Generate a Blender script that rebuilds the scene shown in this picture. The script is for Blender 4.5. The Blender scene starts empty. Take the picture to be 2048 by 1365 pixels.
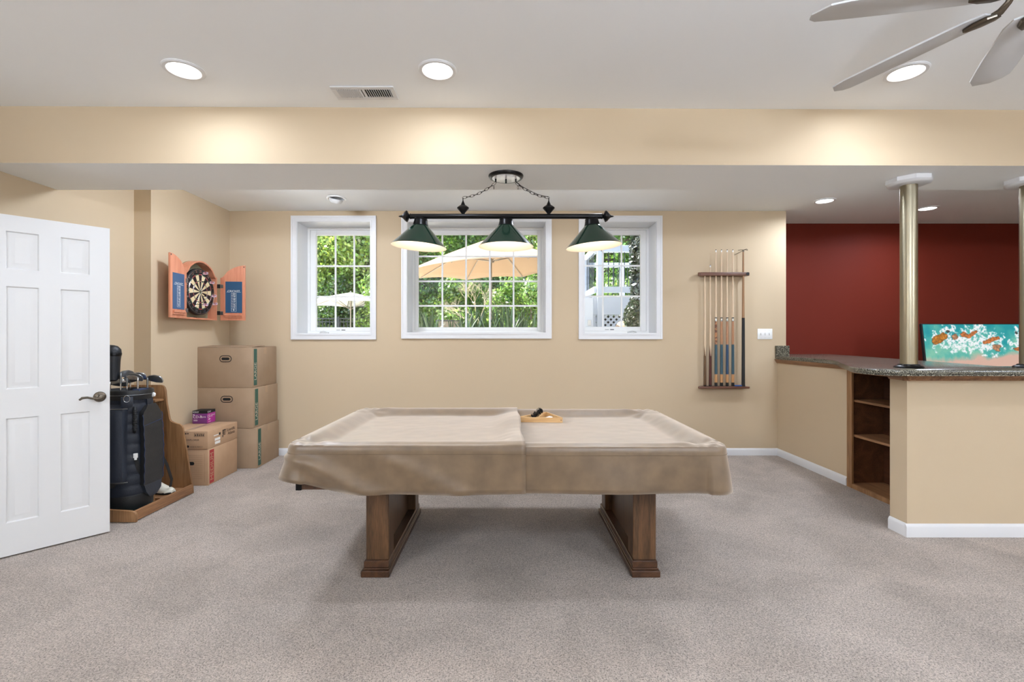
import bpy, bmesh, math, random
import numpy as np
from mathutils import Vector, Matrix, Euler, noise
PI = math.pi
random.seed(7); RNG = np.random.default_rng(11)
S = bpy.context.scene
C = S.collection
F = 960.0; CX = 1015.0; CY = 676.0; EYE = 1.30      # focal length (px of a 2048 px frame), principal point, eye height

# ------------------------------------------------------------------ camera
cd = bpy.data.cameras.new('camera'); cam = bpy.data.objects.new('camera', cd); C.objects.link(cam)
cam.location = (0, 0, EYE); cam.rotation_euler = (PI/2, 0, 0)
cd.sensor_width = 36; cd.lens = 36*F/2048
cd.shift_x = (1024-CX)/2048; cd.shift_y = -(682.5-CY)/2048
cd.clip_start = 0.05; cd.clip_end = 200
S.camera = cam
# ------------------------------------------------------------------ exposure
S.view_settings.view_transform = 'Standard'; S.view_settings.look = 'None'
S.view_settings.gamma = 1; S.view_settings.use_curve_mapping = False
S.view_settings.exposure = 0.05
# ------------------------------------------------------------------ sky and sun
w = bpy.data.worlds.new('sky'); S.world = w; w.use_nodes = True
nt = w.node_tree; nt.nodes.clear()
sk = nt.nodes.new('ShaderNodeTexSky'); sk.sky_type = 'NISHITA'; sk.sun_disc = False
sk.sun_elevation = math.radians(52); sk.sun_rotation = math.radians(-70); sk.air_density = 1.0; sk.dust_density = 1.5
bg = nt.nodes.new('ShaderNodeBackground'); bg.inputs['Strength'].default_value = 0.62
wo = nt.nodes.new('ShaderNodeOutputWorld')
nt.links.new(sk.outputs[0], bg.inputs[0]); nt.links.new(bg.outputs[0], wo.inputs[0])
sl = bpy.data.lights.new('sun', 'SUN'); sl.energy = 19.0; sl.angle = math.radians(0.6); sl.color = (1, .96, .88)
so = bpy.data.objects.new('sun', sl); C.objects.link(so); so.rotation_euler = Vector((.62, -.22, -1.0)).to_track_quat('-Z', 'Y').to_euler()

DOWN_W, PEND_W, FILL_GLOBE_L = 20.0, 3.8, 155.0        # watts of recessed lights and pendant bulbs; glow of added fill globes

# ------------------------------------------------------------------ helpers
def W(u, v, Y):
    return Vector(((u-CX)*Y/F, Y, EYE-(v-CY)*Y/F))

class MB:
    def __init__(s): s.bm = bmesh.new()
    def box(s, x0, x1, y0, y1, z0, z1, bev=0, M=None, seg=1):
        r = bmesh.ops.create_cube(s.bm, size=1)
        vs = r['verts']
        for v in vs:
            v.co = Vector((x0+(v.co.x+.5)*(x1-x0), y0+(v.co.y+.5)*(y1-y0), z0+(v.co.z+.5)*(z1-z0)))
        if bev:
            es = list({e for v in vs for e in v.link_edges})
            rr = bmesh.ops.bevel(s.bm, geom=es, offset=bev, segments=seg, affect='EDGES', profile=.5)
            vs = list({v for f in rr['faces'] for v in f.verts} | {v for v in vs if v.is_valid})
        if M: bmesh.ops.transform(s.bm, matrix=M, verts=vs)
        return s
    def prism(s, pts, z0, z1, bev=0, M=None):
        """pts: list of (x,y), extruded z0..z1"""
        a = [s.bm.verts.new((x, y, z0)) for x, y in pts]
        b = [s.bm.verts.new((x, y, z1)) for x, y in pts]
        n = len(pts)
        fs = [s.bm.faces.new(a[::-1]), s.bm.faces.new(b)]
        top = b
        for i in range(n):
            fs.append(s.bm.faces.new((a[i], a[(i+1) % n], b[(i+1) % n], b[i])))
        vs = a+b
        if bev:
            es = list({e for f in fs[:2] for e in f.edges})
            rr = bmesh.ops.bevel(s.bm, geom=es, offset=bev, segments=2, affect='EDGES', profile=.5)
            vs = list({v for f in rr['faces'] for v in f.verts} | {v for v in vs if v.is_valid})
            for f in rr['faces']:
                for v in f.verts:
                    for g in v.link_faces: vs.extend(g.verts)
            vs = list(set(vs))
        if M: bmesh.ops.transform(s.bm, matrix=M, verts=vs)
        return s
    def lathe(s, prof, M=None, n=32, cap=True, sweep=2*PI):
        """prof: list of (r,z)"""
        rings = []
        for r, z in prof:
            rings.append([s.bm.verts.new((r*math.cos(2*PI*i/n), r*math.sin(2*PI*i/n), z)) for i in range(n)])
        for a, b in zip(rings, rings[1:]):
            for i in range(n):
                s.bm.faces.new((a[i], a[(i+1) % n], b[(i+1) % n], b[i]))
        if cap:
            if prof[0][0] > 1e-6: s.bm.faces.new(rings[0][::-1])
            if prof[-1][0] > 1e-6: s.bm.faces.new(rings[-1])
        vs = [v for r in rings for v in r]
        if M: bmesh.ops.transform(s.bm, matrix=M, verts=vs)
        return s
    def cyl(s, p, q, r, r2=None, n=16):
        p = Vector(p); q = Vector(q); d = q-p
        M = Matrix.Translation(p) @ d.to_track_quat('Z', 'Y').to_matrix().to_4x4()
        return s.lathe([(r, 0), (r if r2 is None else r2, d.length)], M, n)
    def tube(s, pts, r, n=8, closed=False, flat=None):
        """tube along points; r number or list; flat=(vec, k) squashes"""
        pts = [Vector(p) for p in pts]; m = len(pts)
        rs = r if isinstance(r, (list, tuple)) else [r]*m
        rings = []; prev = None
        for i, p in enumerate(pts):
            if closed: t = (pts[(i+1) % m]-pts[i-1])
            else: t = pts[min(i+1, m-1)]-pts[max(i-1, 0)]
            t.normalize()
            if prev is None:
                up = Vector((0, 0, 1)) if abs(t.z) < .9 else Vector((1, 0, 0))
                a = t.cross(up).normalized()
            else:
                a = (prev-t*prev.dot(t)).normalized()
            prev = a; b = t.cross(a)
            rings.append([s.bm.verts.new(p+(a*math.cos(2*PI*k/n)+b*math.sin(2*PI*k/n))*rs[i]) for k in range(n)])
        prs = list(zip(rings, rings[1:]))
        if closed: prs.append((rings[-1], rings[0]))
        for a, b in prs:
            for k in range(n):
                s.bm.faces.new((a[k], a[(k+1) % n], b[(k+1) % n], b[k]))
        if not closed:
            s.bm.faces.new(rings[0][::-1]); s.bm.faces.new(rings[-1])
        return s
    def ribbon(s, pts, wid, th, side):
        """flat strap: pts path, side vector gives width direction"""
        pts = [Vector(p) for p in pts]; side = Vector(side).normalized(); m = len(pts); rows = []
        ws = wid if isinstance(wid, (list, tuple)) else [wid]*m
        for i, p in enumerate(pts):
            t = (pts[min(i+1, m-1)]-pts[max(i-1, 0)]).normalized()
            nrm = t.cross(side).normalized(); sd = nrm.cross(t)
            w2 = ws[i]/2
            rows.append([s.bm.verts.new(p+sd*a*w2+nrm*b*th/2) for a, b in ((-1, -1), (1, -1), (1, 1), (-1, 1))])
        for a, b in zip(rows, rows[1:]):
            for k in range(4): s.bm.faces.new((a[k], a[(k+1) % 4], b[(k+1) % 4], b[k]))
        s.bm.faces.new(rows[0][::-1]); s.bm.faces.new(rows[-1])
        return s
    def grid(s, P):
        """P: 2-d list of points -> quads"""
        V = [[s.bm.verts.new(p) for p in row] for row in P]
        for i in range(len(V)-1):
            for j in range(len(V[0])-1):
                s.bm.faces.new((V[i][j], V[i][j+1], V[i+1][j+1], V[i+1][j]))
        return V
    def text(s, body, size, origin, xd, yd, ext=.0006, align='CENTER'):
        me = text_mesh(body, align)
        xd = Vector(xd).normalized(); yd = Vector(yd).normalized(); zd = xd.cross(yd)
        R = Matrix((xd, yd, zd)).transposed()
        vs = []
        for z in (0.0, ext):
            pass
        base = [s.bm.verts.new(Vector(origin)+R @ Vector((x*size, y*size, ext))) for x, y in me[0]]
        for f in me[1]:
            try: s.bm.faces.new([base[i] for i in f])
            except ValueError: pass
        return s

_tc = {}
def text_mesh(body, align):
    k = (body, align)
    if k not in _tc:
        cu = bpy.data.curves.new('lettering', 'FONT'); cu.body = body; cu.size = 1; cu.align_x = align; cu.align_y = 'CENTER'; cu.resolution_u = 3
        ob = bpy.data.objects.new('lettering', cu); C.objects.link(ob)
        bpy.context.view_layer.update()
        dg = bpy.context.evaluated_depsgraph_get()
        me = bpy.data.meshes.new_from_object(ob.evaluated_get(dg))
        _tc[k] = ([(v.co.x, v.co.y) for v in me.vertices], [tuple(p.vertices) for p in me.polygons])
        bpy.data.objects.remove(ob); bpy.data.meshes.remove(me); bpy.data.curves.remove(cu)
    return _tc[k]

def root_matrix(o):
    while o.parent: o = o.parent
    return Matrix.LocRotScale(o.location, o.rotation_euler, o.scale)

def part(name, mb, m, parent=None, label=None, local=False, kind=None, sharp=35, solid=0, slots=None):
    """links the collected geometry as ONE mesh object; world coordinates unless local=True"""
    bm = mb.bm
    if parent is not None and not local:
        bmesh.ops.transform(bm, matrix=root_matrix(parent).inverted(), verts=bm.verts)
    bmesh.ops.recalc_face_normals(bm, faces=bm.faces)
    for f in bm.faces: f.smooth = True
    a = math.radians(sharp)
    for e in bm.edges:
        if len(e.link_faces) == 2 and e.calc_face_angle(0) > a: e.smooth = False
    me = bpy.data.meshes.new(name); bm.to_mesh(me); bm.free()
    o = bpy.data.objects.new(name, me); C.objects.link(o); o.parent = parent
    me.materials.append(m)
    if label: o['label'] = label
    if kind: o['kind'] = kind
    if solid:
        md = o.modifiers.new('thickness', 'SOLIDIFY'); md.thickness = solid; md.offset = -1
    return o

def thing(name, label, cat, loc=(0, 0, 0), rz=0, group=None, rot=None):
    o = bpy.data.objects.new(name, None); C.objects.link(o); o.empty_display_size = .1
    o.location = loc; o.rotation_euler = rot or (0, 0, rz)
    tag(o, label, cat, group); return o
def tag(o, label, cat, group=None):
    o['label'] = label; o['category'] = cat
    if group: o['group'] = group
    return o
def struct(name, mb, m, parent=None, **k):
    o = part(name, mb, m, parent, **k)
    if parent is None: o['kind'] = 'structure'
    return o
def kids(o): return [c for c in C.objects if c.parent == o]
def dup(root, loc, rz=None, label=None, group=None, mats=None):
    r = root.copy(); C.objects.link(r); r.location = loc
    if rz is not None: r.rotation_euler = (r.rotation_euler.x, r.rotation_euler.y, rz)
    if label: r['label'] = label
    if group: r['group'] = group
    for ch in kids(root):
        c = ch.copy(); C.objects.link(c); c.parent = r
        for g in kids(ch):
            d = g.copy(); C.objects.link(d); d.parent = c
    return r

# ------------------------------------------------------------------ materials
def srgb(r, g, b):
    f = lambda c: (c/255/12.92) if c/255 <= .04045 else ((c/255+.055)/1.055)**2.4
    return (f(r), f(g), f(b), 1)
def mat(name, col, rough=.5, metal=0, spec=.5, bump=None, var=None, emit=None, sheen=0, coat=0, stretch=(1, 1, 1), trans=0):
    """bump=(scale,strength[,distance]); var=(scale, other colour, contrast)"""
    m = bpy.data.materials.new(name); m.use_nodes = True
    nt = m.node_tree; p = nt.nodes['Principled BSDF']
    p.inputs['Base Color'].default_value = col; p.inputs['Roughness'].default_value = rough
    p.inputs['Metallic'].default_value = metal; p.inputs['Specular IOR Level'].default_value = spec
    p.inputs['Sheen Weight'].default_value = sheen; p.inputs['Coat Weight'].default_value = coat
    if emit: p.inputs['Emission Color'].default_value = emit[0]; p.inputs['Emission Strength'].default_value = emit[1]
    tc = nt.nodes.new('ShaderNodeTexCoord'); mp = nt.nodes.new('ShaderNodeMapping'); mp.inputs['Scale'].default_value = stretch
    nt.links.new(tc.outputs['Object'], mp.inputs[0])
    if var:
        n = nt.nodes.new('ShaderNodeTexNoise'); n.inputs['Scale'].default_value = var[0]; n.inputs['Detail'].default_value = 5
        nt.links.new(mp.outputs[0], n.inputs['Vector'])
        r = nt.nodes.new('ShaderNodeMapRange'); r.inputs[1].default_value = .5-var[2]; r.inputs[2].default_value = .5+var[2]
        nt.links.new(n.outputs[0], r.inputs[0])
        mx = nt.nodes.new('ShaderNodeMix'); mx.data_type = 'RGBA'; mx.inputs[6].default_value = col; mx.inputs[7].default_value = var[1]
        nt.links.new(r.outputs[0], mx.inputs[0]); nt.links.new(mx.outputs[2], p.inputs['Base Color'])
    if bump:
        n2 = nt.nodes.new('ShaderNodeTexNoise'); n2.inputs['Scale'].default_value = bump[0]; n2.inputs['Detail'].default_value = 4
        nt.links.new(mp.outputs[0], n2.inputs['Vector'])
        b = nt.nodes.new('ShaderNodeBump'); b.inputs['Strength'].default_value = bump[1]; b.inputs['Distance'].default_value = bump[2] if len(bump) > 2 else .002
        nt.links.new(n2.outputs[0], b.inputs['Height']); nt.links.new(b.outputs[0], p.inputs['Normal'])
    if trans:
        out = nt.nodes['Material Output']; t = nt.nodes.new('ShaderNodeBsdfTranslucent'); t.inputs[0].default_value = col
        ms = nt.nodes.new('ShaderNodeMixShader'); ms.inputs[0].default_value = trans
        nt.links.new(p.outputs[0], ms.inputs[1]); nt.links.new(t.outputs[0], ms.inputs[2]); nt.links.new(ms.outputs[0], out.inputs[0])
    return m
def wood(name, c1, c2, axis=2, scale=14, rough=.4, coat=0, rings=True, sk=.06):
    """grain runs along axis"""
    m = bpy.data.materials.new(name); m.use_nodes = True; nt = m.node_tree; p = nt.nodes['Principled BSDF']
    tc = nt.nodes.new('ShaderNodeTexCoord'); mp = nt.nodes.new('ShaderNodeMapping')
    sc = [1, 1, 1]; sc[axis] = sk; mp.inputs['Scale'].default_value = sc
    nt.links.new(tc.outputs['Object'], mp.inputs[0])
    n = nt.nodes.new('ShaderNodeTexNoise'); n.inputs['Scale'].default_value = scale*.5; n.inputs['Detail'].default_value = 2; n.inputs['Distortion'].default_value = .4
    nt.links.new(mp.outputs[0], n.inputs['Vector'])
    mu = nt.nodes.new('ShaderNodeMath'); mu.operation = 'MULTIPLY'; mu.inputs[1].default_value = 9
    fr = nt.nodes.new('ShaderNodeMath'); fr.operation = 'PINGPONG'; fr.inputs[1].default_value = 1
    nt.links.new(n.outputs[0], mu.inputs[0]); nt.links.new(mu.outputs[0], fr.inputs[0])
    n2 = nt.nodes.new('ShaderNodeTexNoise'); n2.inputs['Scale'].default_value = scale*12; n2.inputs['Detail'].default_value = 4
    nt.links.new(mp.outputs[0], n2.inputs['Vector'])
    ad = nt.nodes.new('ShaderNodeMath'); ad.operation = 'MULTIPLY_ADD'; ad.inputs[1].default_value = .55 if rings else .15
    nt.links.new(fr.outputs[0], ad.inputs[0])
    sb = nt.nodes.new('ShaderNodeMapRange'); sb.inputs[1].default_value = .3; sb.inputs[2].default_value = .7; sb.inputs[3].default_value = -.05; sb.inputs[4].default_value = .55
    nt.links.new(n2.outputs[0], sb.inputs[0]); nt.links.new(sb.outputs[0], ad.inputs[2])
    mx = nt.nodes.new('ShaderNodeMix'); mx.data_type = 'RGBA'; mx.inputs[6].default_value = c1; mx.inputs[7].default_value = c2
    nt.links.new(ad.outputs[0], mx.inputs[0]); nt.links.new(mx.outputs[2], p.inputs['Base Color'])
    p.inputs['Roughness'].default_value = rough; p.inputs['Coat Weight'].default_value = coat
    return m
M = {}
WALL = srgb(197, 177, 148); WHITE = srgb(226, 226, 226)
M['wall'] = mat('beige_paint', WALL, .75, bump=(180, .12, .001))
M['ceil'] = mat('ceiling_paint', srgb(246, 248, 249), .85, bump=(150, .08, .001))
M['trim'] = mat('white_gloss_paint', srgb(221, 221, 222), .35)
M['door'] = mat('white_door_paint', srgb(222, 221, 219), .4)
M['red'] = mat('dark_red_paint', srgb(108, 35, 20), .65, spec=.25, bump=(180, .1, .001))
def carpet():
    m = bpy.data.materials.new('carpet'); m.use_nodes = True; nt = m.node_tree; p = nt.nodes['Principled BSDF']
    tc = nt.nodes.new('ShaderNodeTexCoord')
    def N(kind, **k):
        n = nt.nodes.new(kind)
        for a, v in k.items(): n.inputs[a].default_value = v
        nt.links.new(tc.outputs['Object'], n.inputs['Vector']); return n
    tuft = N('ShaderNodeTexVoronoi', Scale=185, Randomness=1.0)          # one cell per yarn tuft
    pits = N('ShaderNodeTexNoise', Scale=150, Detail=3, Roughness=.75)   # dark gaps between tufts
    wear = N('ShaderNodeTexNoise', Scale=2.2, Detail=5, Distortion=.8)   # brushed patches
    def rng(src, a, b, c, d):
        r = nt.nodes.new('ShaderNodeMapRange'); r.inputs[1].default_value = a; r.inputs[2].default_value = b; r.inputs[3].default_value = c; r.inputs[4].default_value = d
        nt.links.new(src, r.inputs[0]); return r.outputs[0]
    sep = nt.nodes.new('ShaderNodeSeparateColor'); nt.links.new(tuft.outputs['Color'], sep.inputs[0])
    def mul(a, b):
        q = nt.nodes.new('ShaderNodeMath'); q.operation = 'MULTIPLY'; nt.links.new(a, q.inputs[0]); nt.links.new(b, q.inputs[1]); return q.outputs[0]
    f = mul(mul(rng(sep.outputs[0], 0, 1, .74, 1.16), rng(pits.outputs[0], .36, .50, .30, 1.0)), rng(wear.outputs[0], .3, .7, .82, 1.10))
    vm = nt.nodes.new('ShaderNodeVectorMath'); vm.operation = 'SCALE'; vm.inputs[0].default_value = srgb(196, 182, 170)[:3]
    nt.links.new(f, vm.inputs['Scale']); nt.links.new(vm.outputs[0], p.inputs['Base Color'])
    ad = nt.nodes.new('ShaderNodeMath'); ad.operation = 'MULTIPLY_ADD'; ad.inputs[1].default_value = -.35
    nt.links.new(tuft.outputs['Distance'], ad.inputs[0]); nt.links.new(rng(pits.outputs[0], .36, .60, 0, 1), ad.inputs[2])
    b = nt.nodes.new('ShaderNodeBump'); b.inputs['Strength'].default_value = .7; b.inputs['Distance'].default_value = .004
    nt.links.new(ad.outputs[0], b.inputs['Height']); nt.links.new(b.outputs[0], p.inputs['Normal'])
    p.inputs['Roughness'].default_value = .95; p.inputs['Specular IOR Level'].default_value = .1; p.inputs['Sheen Weight'].default_value = .12
    return m
M['carpet'] = carpet()
M['suede'] = mat('tan_suede', srgb(90, 71, 49), .42, spec=.65, sheen=.8, bump=(260, .12, .001), var=(11, srgb(112, 90, 64), .2))
M['suede'].node_tree.nodes['Principled BSDF'].inputs['Sheen Tint'].default_value = (1, .87, .74, 1)
M['seam'] = mat('suede_stitching', srgb(92, 75, 57), .8)
M['oak'] = wood('medium_oak', srgb(168, 126, 86), srgb(108, 74, 44), 2, 8)
M['oak_y'] = wood('medium_oak_lengthwise', srgb(166, 122, 84), srgb(108, 72, 44), 1, 10)
M['walnut'] = wood('dark_oak', srgb(110, 78, 50), srgb(56, 37, 23), 2, 22, .35)
M['walnut_y'] = wood('dark_oak_lengthwise', srgb(92, 62, 42), srgb(50, 31, 20), 1, 16, .3)
M['shelfwood'] = wood('bookcase_wood', srgb(112, 73, 46), srgb(70, 42, 26), 1, 9, .4)
M['shelfback'] = wood('bookcase_back_wood', srgb(96, 58, 36), srgb(58, 33, 20), 1, 7, .4)
M['cherry'] = wood('reddish_cabinet_wood', srgb(214, 146, 114), srgb(194, 120, 90), 2, 14, .35)
M['rackwood'] = wood('cue_rack_wood', srgb(124, 82, 62), srgb(88, 54, 40), 0, 18, .35)
M['maple'] = wood('pale_maple', srgb(218, 194, 164), srgb(198, 170, 136), 2, 30, .35, rings=False)
M['pine'] = wood('light_pine', srgb(222, 184, 132), srgb(196, 150, 96), 0, 20, .4)
M['black'] = mat('black_metal', srgb(22, 21, 22), .3, .6)
M['blackm'] = mat('matt_black', srgb(18, 18, 19), .6)
M['green'] = mat('dark_green_enamel', srgb(12, 42, 31), .18, coat=.6)
M['cream'] = mat('white_enamel_inside_shade', srgb(206, 194, 178), .5)
M['bulb'] = mat('lit_bulb', (1, 1, 1, 1), .3, emit=((1, .84, .68, 1), 6))
M['lens'] = mat('lit_lens', (1, 1, 1, 1), .3, emit=((1, .97, .92, 1), 9))
M['globe'] = mat('fill_globe_glow', (1, 1, 1, 1), .3, emit=((.84, .96, 1.14, 1), FILL_GLOBE_L)); M['dome'] = mat('fill_dome_glow', (1, 1, 1, 1), .3, emit=((.86, .96, 1.12, 1), 54)); M['dome2'] = mat('fill_dome_glow_bright', (1, 1, 1, 1), .3, emit=((.86, .96, 1.12, 1), 118))  # glow of the unseen fill globes and domes added to even out the room
M['lensoff'] = mat('unlit_lens', srgb(205, 205, 203), .3)
M['white'] = mat('white_plastic', srgb(236, 236, 234), .35)
M['dark'] = mat('dark_void', srgb(20, 20, 20), .8)
M['bronze'] = mat('brushed_bronze', srgb(148, 139, 118), .34, 1.0, bump=(60, .1, .0005), stretch=(1, 1, 14))
M['nickel'] = mat('antique_nickel', srgb(104, 95, 84), .34, 1.0)
M['steel'] = mat('polished_steel', srgb(205, 205, 208), .2, 1.0)
M['gun'] = mat('grey_club_steel', srgb(140, 144, 148), .28, .95)
M['blade'] = mat('white_fan_blade', srgb(204, 204, 204), .65)
M['card'] = mat('kraft_cardboard', srgb(164, 139, 113), .8, bump=(90, .1, .001), var=(5, srgb(154, 129, 103), .2))
M['card2'] = mat('tan_cardboard', srgb(190, 156, 124), .8, bump=(90, .1, .001), var=(5, srgb(178, 144, 112), .2))
M['tape'] = mat('brown_packing_tape', srgb(180, 152, 124), .25)
M['lgreen'] = mat('printed_green', srgb(52, 92, 78), .6)
M['lred'] = mat('printed_red', srgb(170, 52, 54), .6)
M['ink'] = mat('printed_black', srgb(44, 34, 30), .6)
M['kraftink'] = mat('unprinted_letters', srgb(196, 184, 164), .7)
M['sticker'] = mat('white_sticker', srgb(236, 234, 230), .5)
M['purple'] = mat('purple_print', srgb(116, 54, 120), .35)
M['magenta'] = mat('magenta_print', srgb(178, 50, 146), .35)
M['navy'] = mat('navy_nylon', srgb(20, 28, 42), .5, sheen=.1, bump=(120, .4, .002))
M['blacknyl'] = mat('black_nylon', srgb(15, 16, 18), .5, sheen=.08, bump=(120, .4, .002))
M['royal'] = mat('blue_webbing', srgb(24, 46, 82), .5)
M['grid'] = mat('granite', srgb(96, 94, 80), .22)
def granite():
    m = M['grid']; nt = m.node_tree; p = nt.nodes['Principled BSDF']
    tc = nt.nodes.new('ShaderNodeTexCoord'); n = nt.nodes.new('ShaderNodeTexNoise'); n.inputs['Scale'].default_value = 190; n.inputs['Detail'].default_value = 4
    nt.links.new(tc.outputs['Object'], n.inputs['Vector'])
    cr = nt.nodes.new('ShaderNodeValToRGB'); e = cr.color_ramp.elements; cr.color_ramp.interpolation = 'LINEAR'
    e[0].position = .42; e[0].color = srgb(34, 33, 30); e[1].position = .62; e[1].color = srgb(156, 152, 134)
    k = e.new(.52); k.color = srgb(88, 84, 72)
    nt.links.new(n.outputs[0], cr.inputs[0]); nt.links.new(cr.outputs[0], p.inputs['Base Color'])
granite()
def glass():
    m = bpy.data.materials.new('window_glass'); m.use_nodes = True; nt = m.node_tree; nt.nodes.clear()
    o = nt.nodes.new('ShaderNodeOutputMaterial'); t = nt.nodes.new('ShaderNodeBsdfTransparent'); g = nt.nodes.new('ShaderNodeBsdfGlossy'); g.inputs['Roughness'].default_value = .02
    t.inputs[0].default_value = (.97, .985, .975, 1)
    f = nt.nodes.new('ShaderNodeFresnel'); f.inputs[0].default_value = 1.45; mx = nt.nodes.new('ShaderNodeMixShader')
    nt.links.new(f.outputs[0], mx.inputs[0]); nt.links.new(t.outputs[0], mx.inputs[1]); nt.links.new(g.outputs[0], mx.inputs[2]); nt.links.new(mx.outputs[0], o.inputs[0])
    return m
M['glass'] = glass()

# ================================================================== THE SETTING
YB = 5.31; ZC = 2.703; ZS = 2.359
LX = -3.222; NX = -3.076; NY = 4.141; RX = 6.5; YR = 5.89; YF = -4.0; DX = 3.081
struct('floor', MB().box(LX-.15, RX+.15, YF-.15, YR+.15, -.1, 0), M['carpet'])
struct('ceiling', MB().box(LX-.15, RX+.15, YF-.15, YR+.15, ZC, ZC+.12), M['ceil'])
struct('wall_left', MB().box(LX-.15, LX, YF, NY, 0, ZC), M['wall'])
struct('wall_nook', MB().box(LX-.15, NX, NY, YB, 0, ZC), M['wall'])
struct('wall_front', MB().box(LX-.15, RX+.15, YF-.15, YF, 0, ZC), M['wall'])
struct('wall_right', MB().box(RX, RX+.15, YF, YR, 0, ZC), M['wall'])
struct('wall_bar', MB().box(DX, RX+.15, YR, YR+.15, 0, ZC), M['red'])
WIN = [  # opening X0,X1,Z0,Z1 ; glass X0,X1,Z0,Z1 ; columns, rows ; casing
    (-2.323, -1.516, 1.347, 2.581, -2.231, -1.575, 1.422, 2.497, 3, 3),
    (-1.106, .421, 1.357, 2.581, -1.040, .349, 1.422, 2.503, 5, 4),
    (.852, 1.643, 1.350, 2.581, .8985, 1.552, 1.428, 2.500, 3, 3)]
YW = 5.575
def back_wall():
    xs = sorted({LX-.15, DX, *[w[i] for w in WIN for i in (0, 1)]})
    zs = sorted({0, ZC, 1.347, 2.581})
    b = MB()
    for i in range(len(xs)-1):
        hole = any(abs(w[0]-xs[i]) < 1e-6 for w in WIN)
        if not hole: b.box(xs[i], xs[i+1], YB, YR, 0, 3.4)
        else:
            z0 = [w for w in WIN if abs(w[0]-xs[i]) < 1e-6][0]
            b.box(xs[i], xs[i+1], YB, YW+.12, 0, z0[2]); b.box(xs[i], xs[i+1], YB, YW+.12, z0[3], 3.4)
    return b
def back_wall2():
    b = MB(); xs = [LX-.15]
    for w in WIN:
        b.box(xs[-1], w[0], YB, YW+.12, 0, 3.4)
        b.box(w[0], w[1], YB, YW+.12, 0, w[2]); b.box(w[0], w[1], YB, YW+.12, w[3], 3.4); xs.append(w[1])
    b.box(xs[-1], DX, YB, YW+.12, 0, 3.4)
    b.box(DX-.3, DX, YW+.12, YR+.15, 0, ZC)
    return b
struct('wall_back', back_wall2(), M['wall'])
# dropped soffit: beige face, white underside
def soffit():
    b = MB(); x0, x1 = LX, RX
    f = lambda x: 2.905+(x+3.07)*.008
    b.prism([(x0, f(x0)), (x1, f(x1)), (x1, 3.434), (x0, 3.434)], ZS, ZC)
    return b
o = struct('ceiling_soffit', soffit(), M['ceil']); o.data.materials.append(M['wall'])
for p in o.data.polygons:
    if abs(p.normal.y) > .5: p.material_index = 1
# baseboards
def base_profile(b, p, q, nrm, h=.078, t=.014):
    p = Vector(p).to_3d(); q = Vector(q).to_3d(); n = Vector(nrm).to_3d()
    pr = [(0, 0), (t, 0), (t, h-.02), (t*.8, h-.012), (t*.45, h-.004), (t*.2, h), (0, h)]
    A = [p+n*d+Vector((0, 0, z)) for d, z in pr]; B = [q+n*d+Vector((0, 0, z)) for d, z in pr]
    va = [b.bm.verts.new(x) for x in A]; vb = [b.bm.verts.new(x) for x in B]; m = len(pr)
    for i in range(m): b.bm.faces.new((va[i], va[(i+1) % m], vb[(i+1) % m], vb[i]))
    b.bm.faces.new(va[::-1]); b.bm.faces.new(vb)
    return b
struct('baseboard_back', base_profile(MB(), (NX, YB), (2.985, YB), (0, -1)), M['trim'])
struct('baseboard_left', base_profile(base_profile(base_profile(MB(), (LX, YF), (LX, 2.6), (1, 0)), (LX, 2.9), (LX, NY), (1, 0)), (NX, NY), (NX, YB), (1, 0)), M['trim'])
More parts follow.
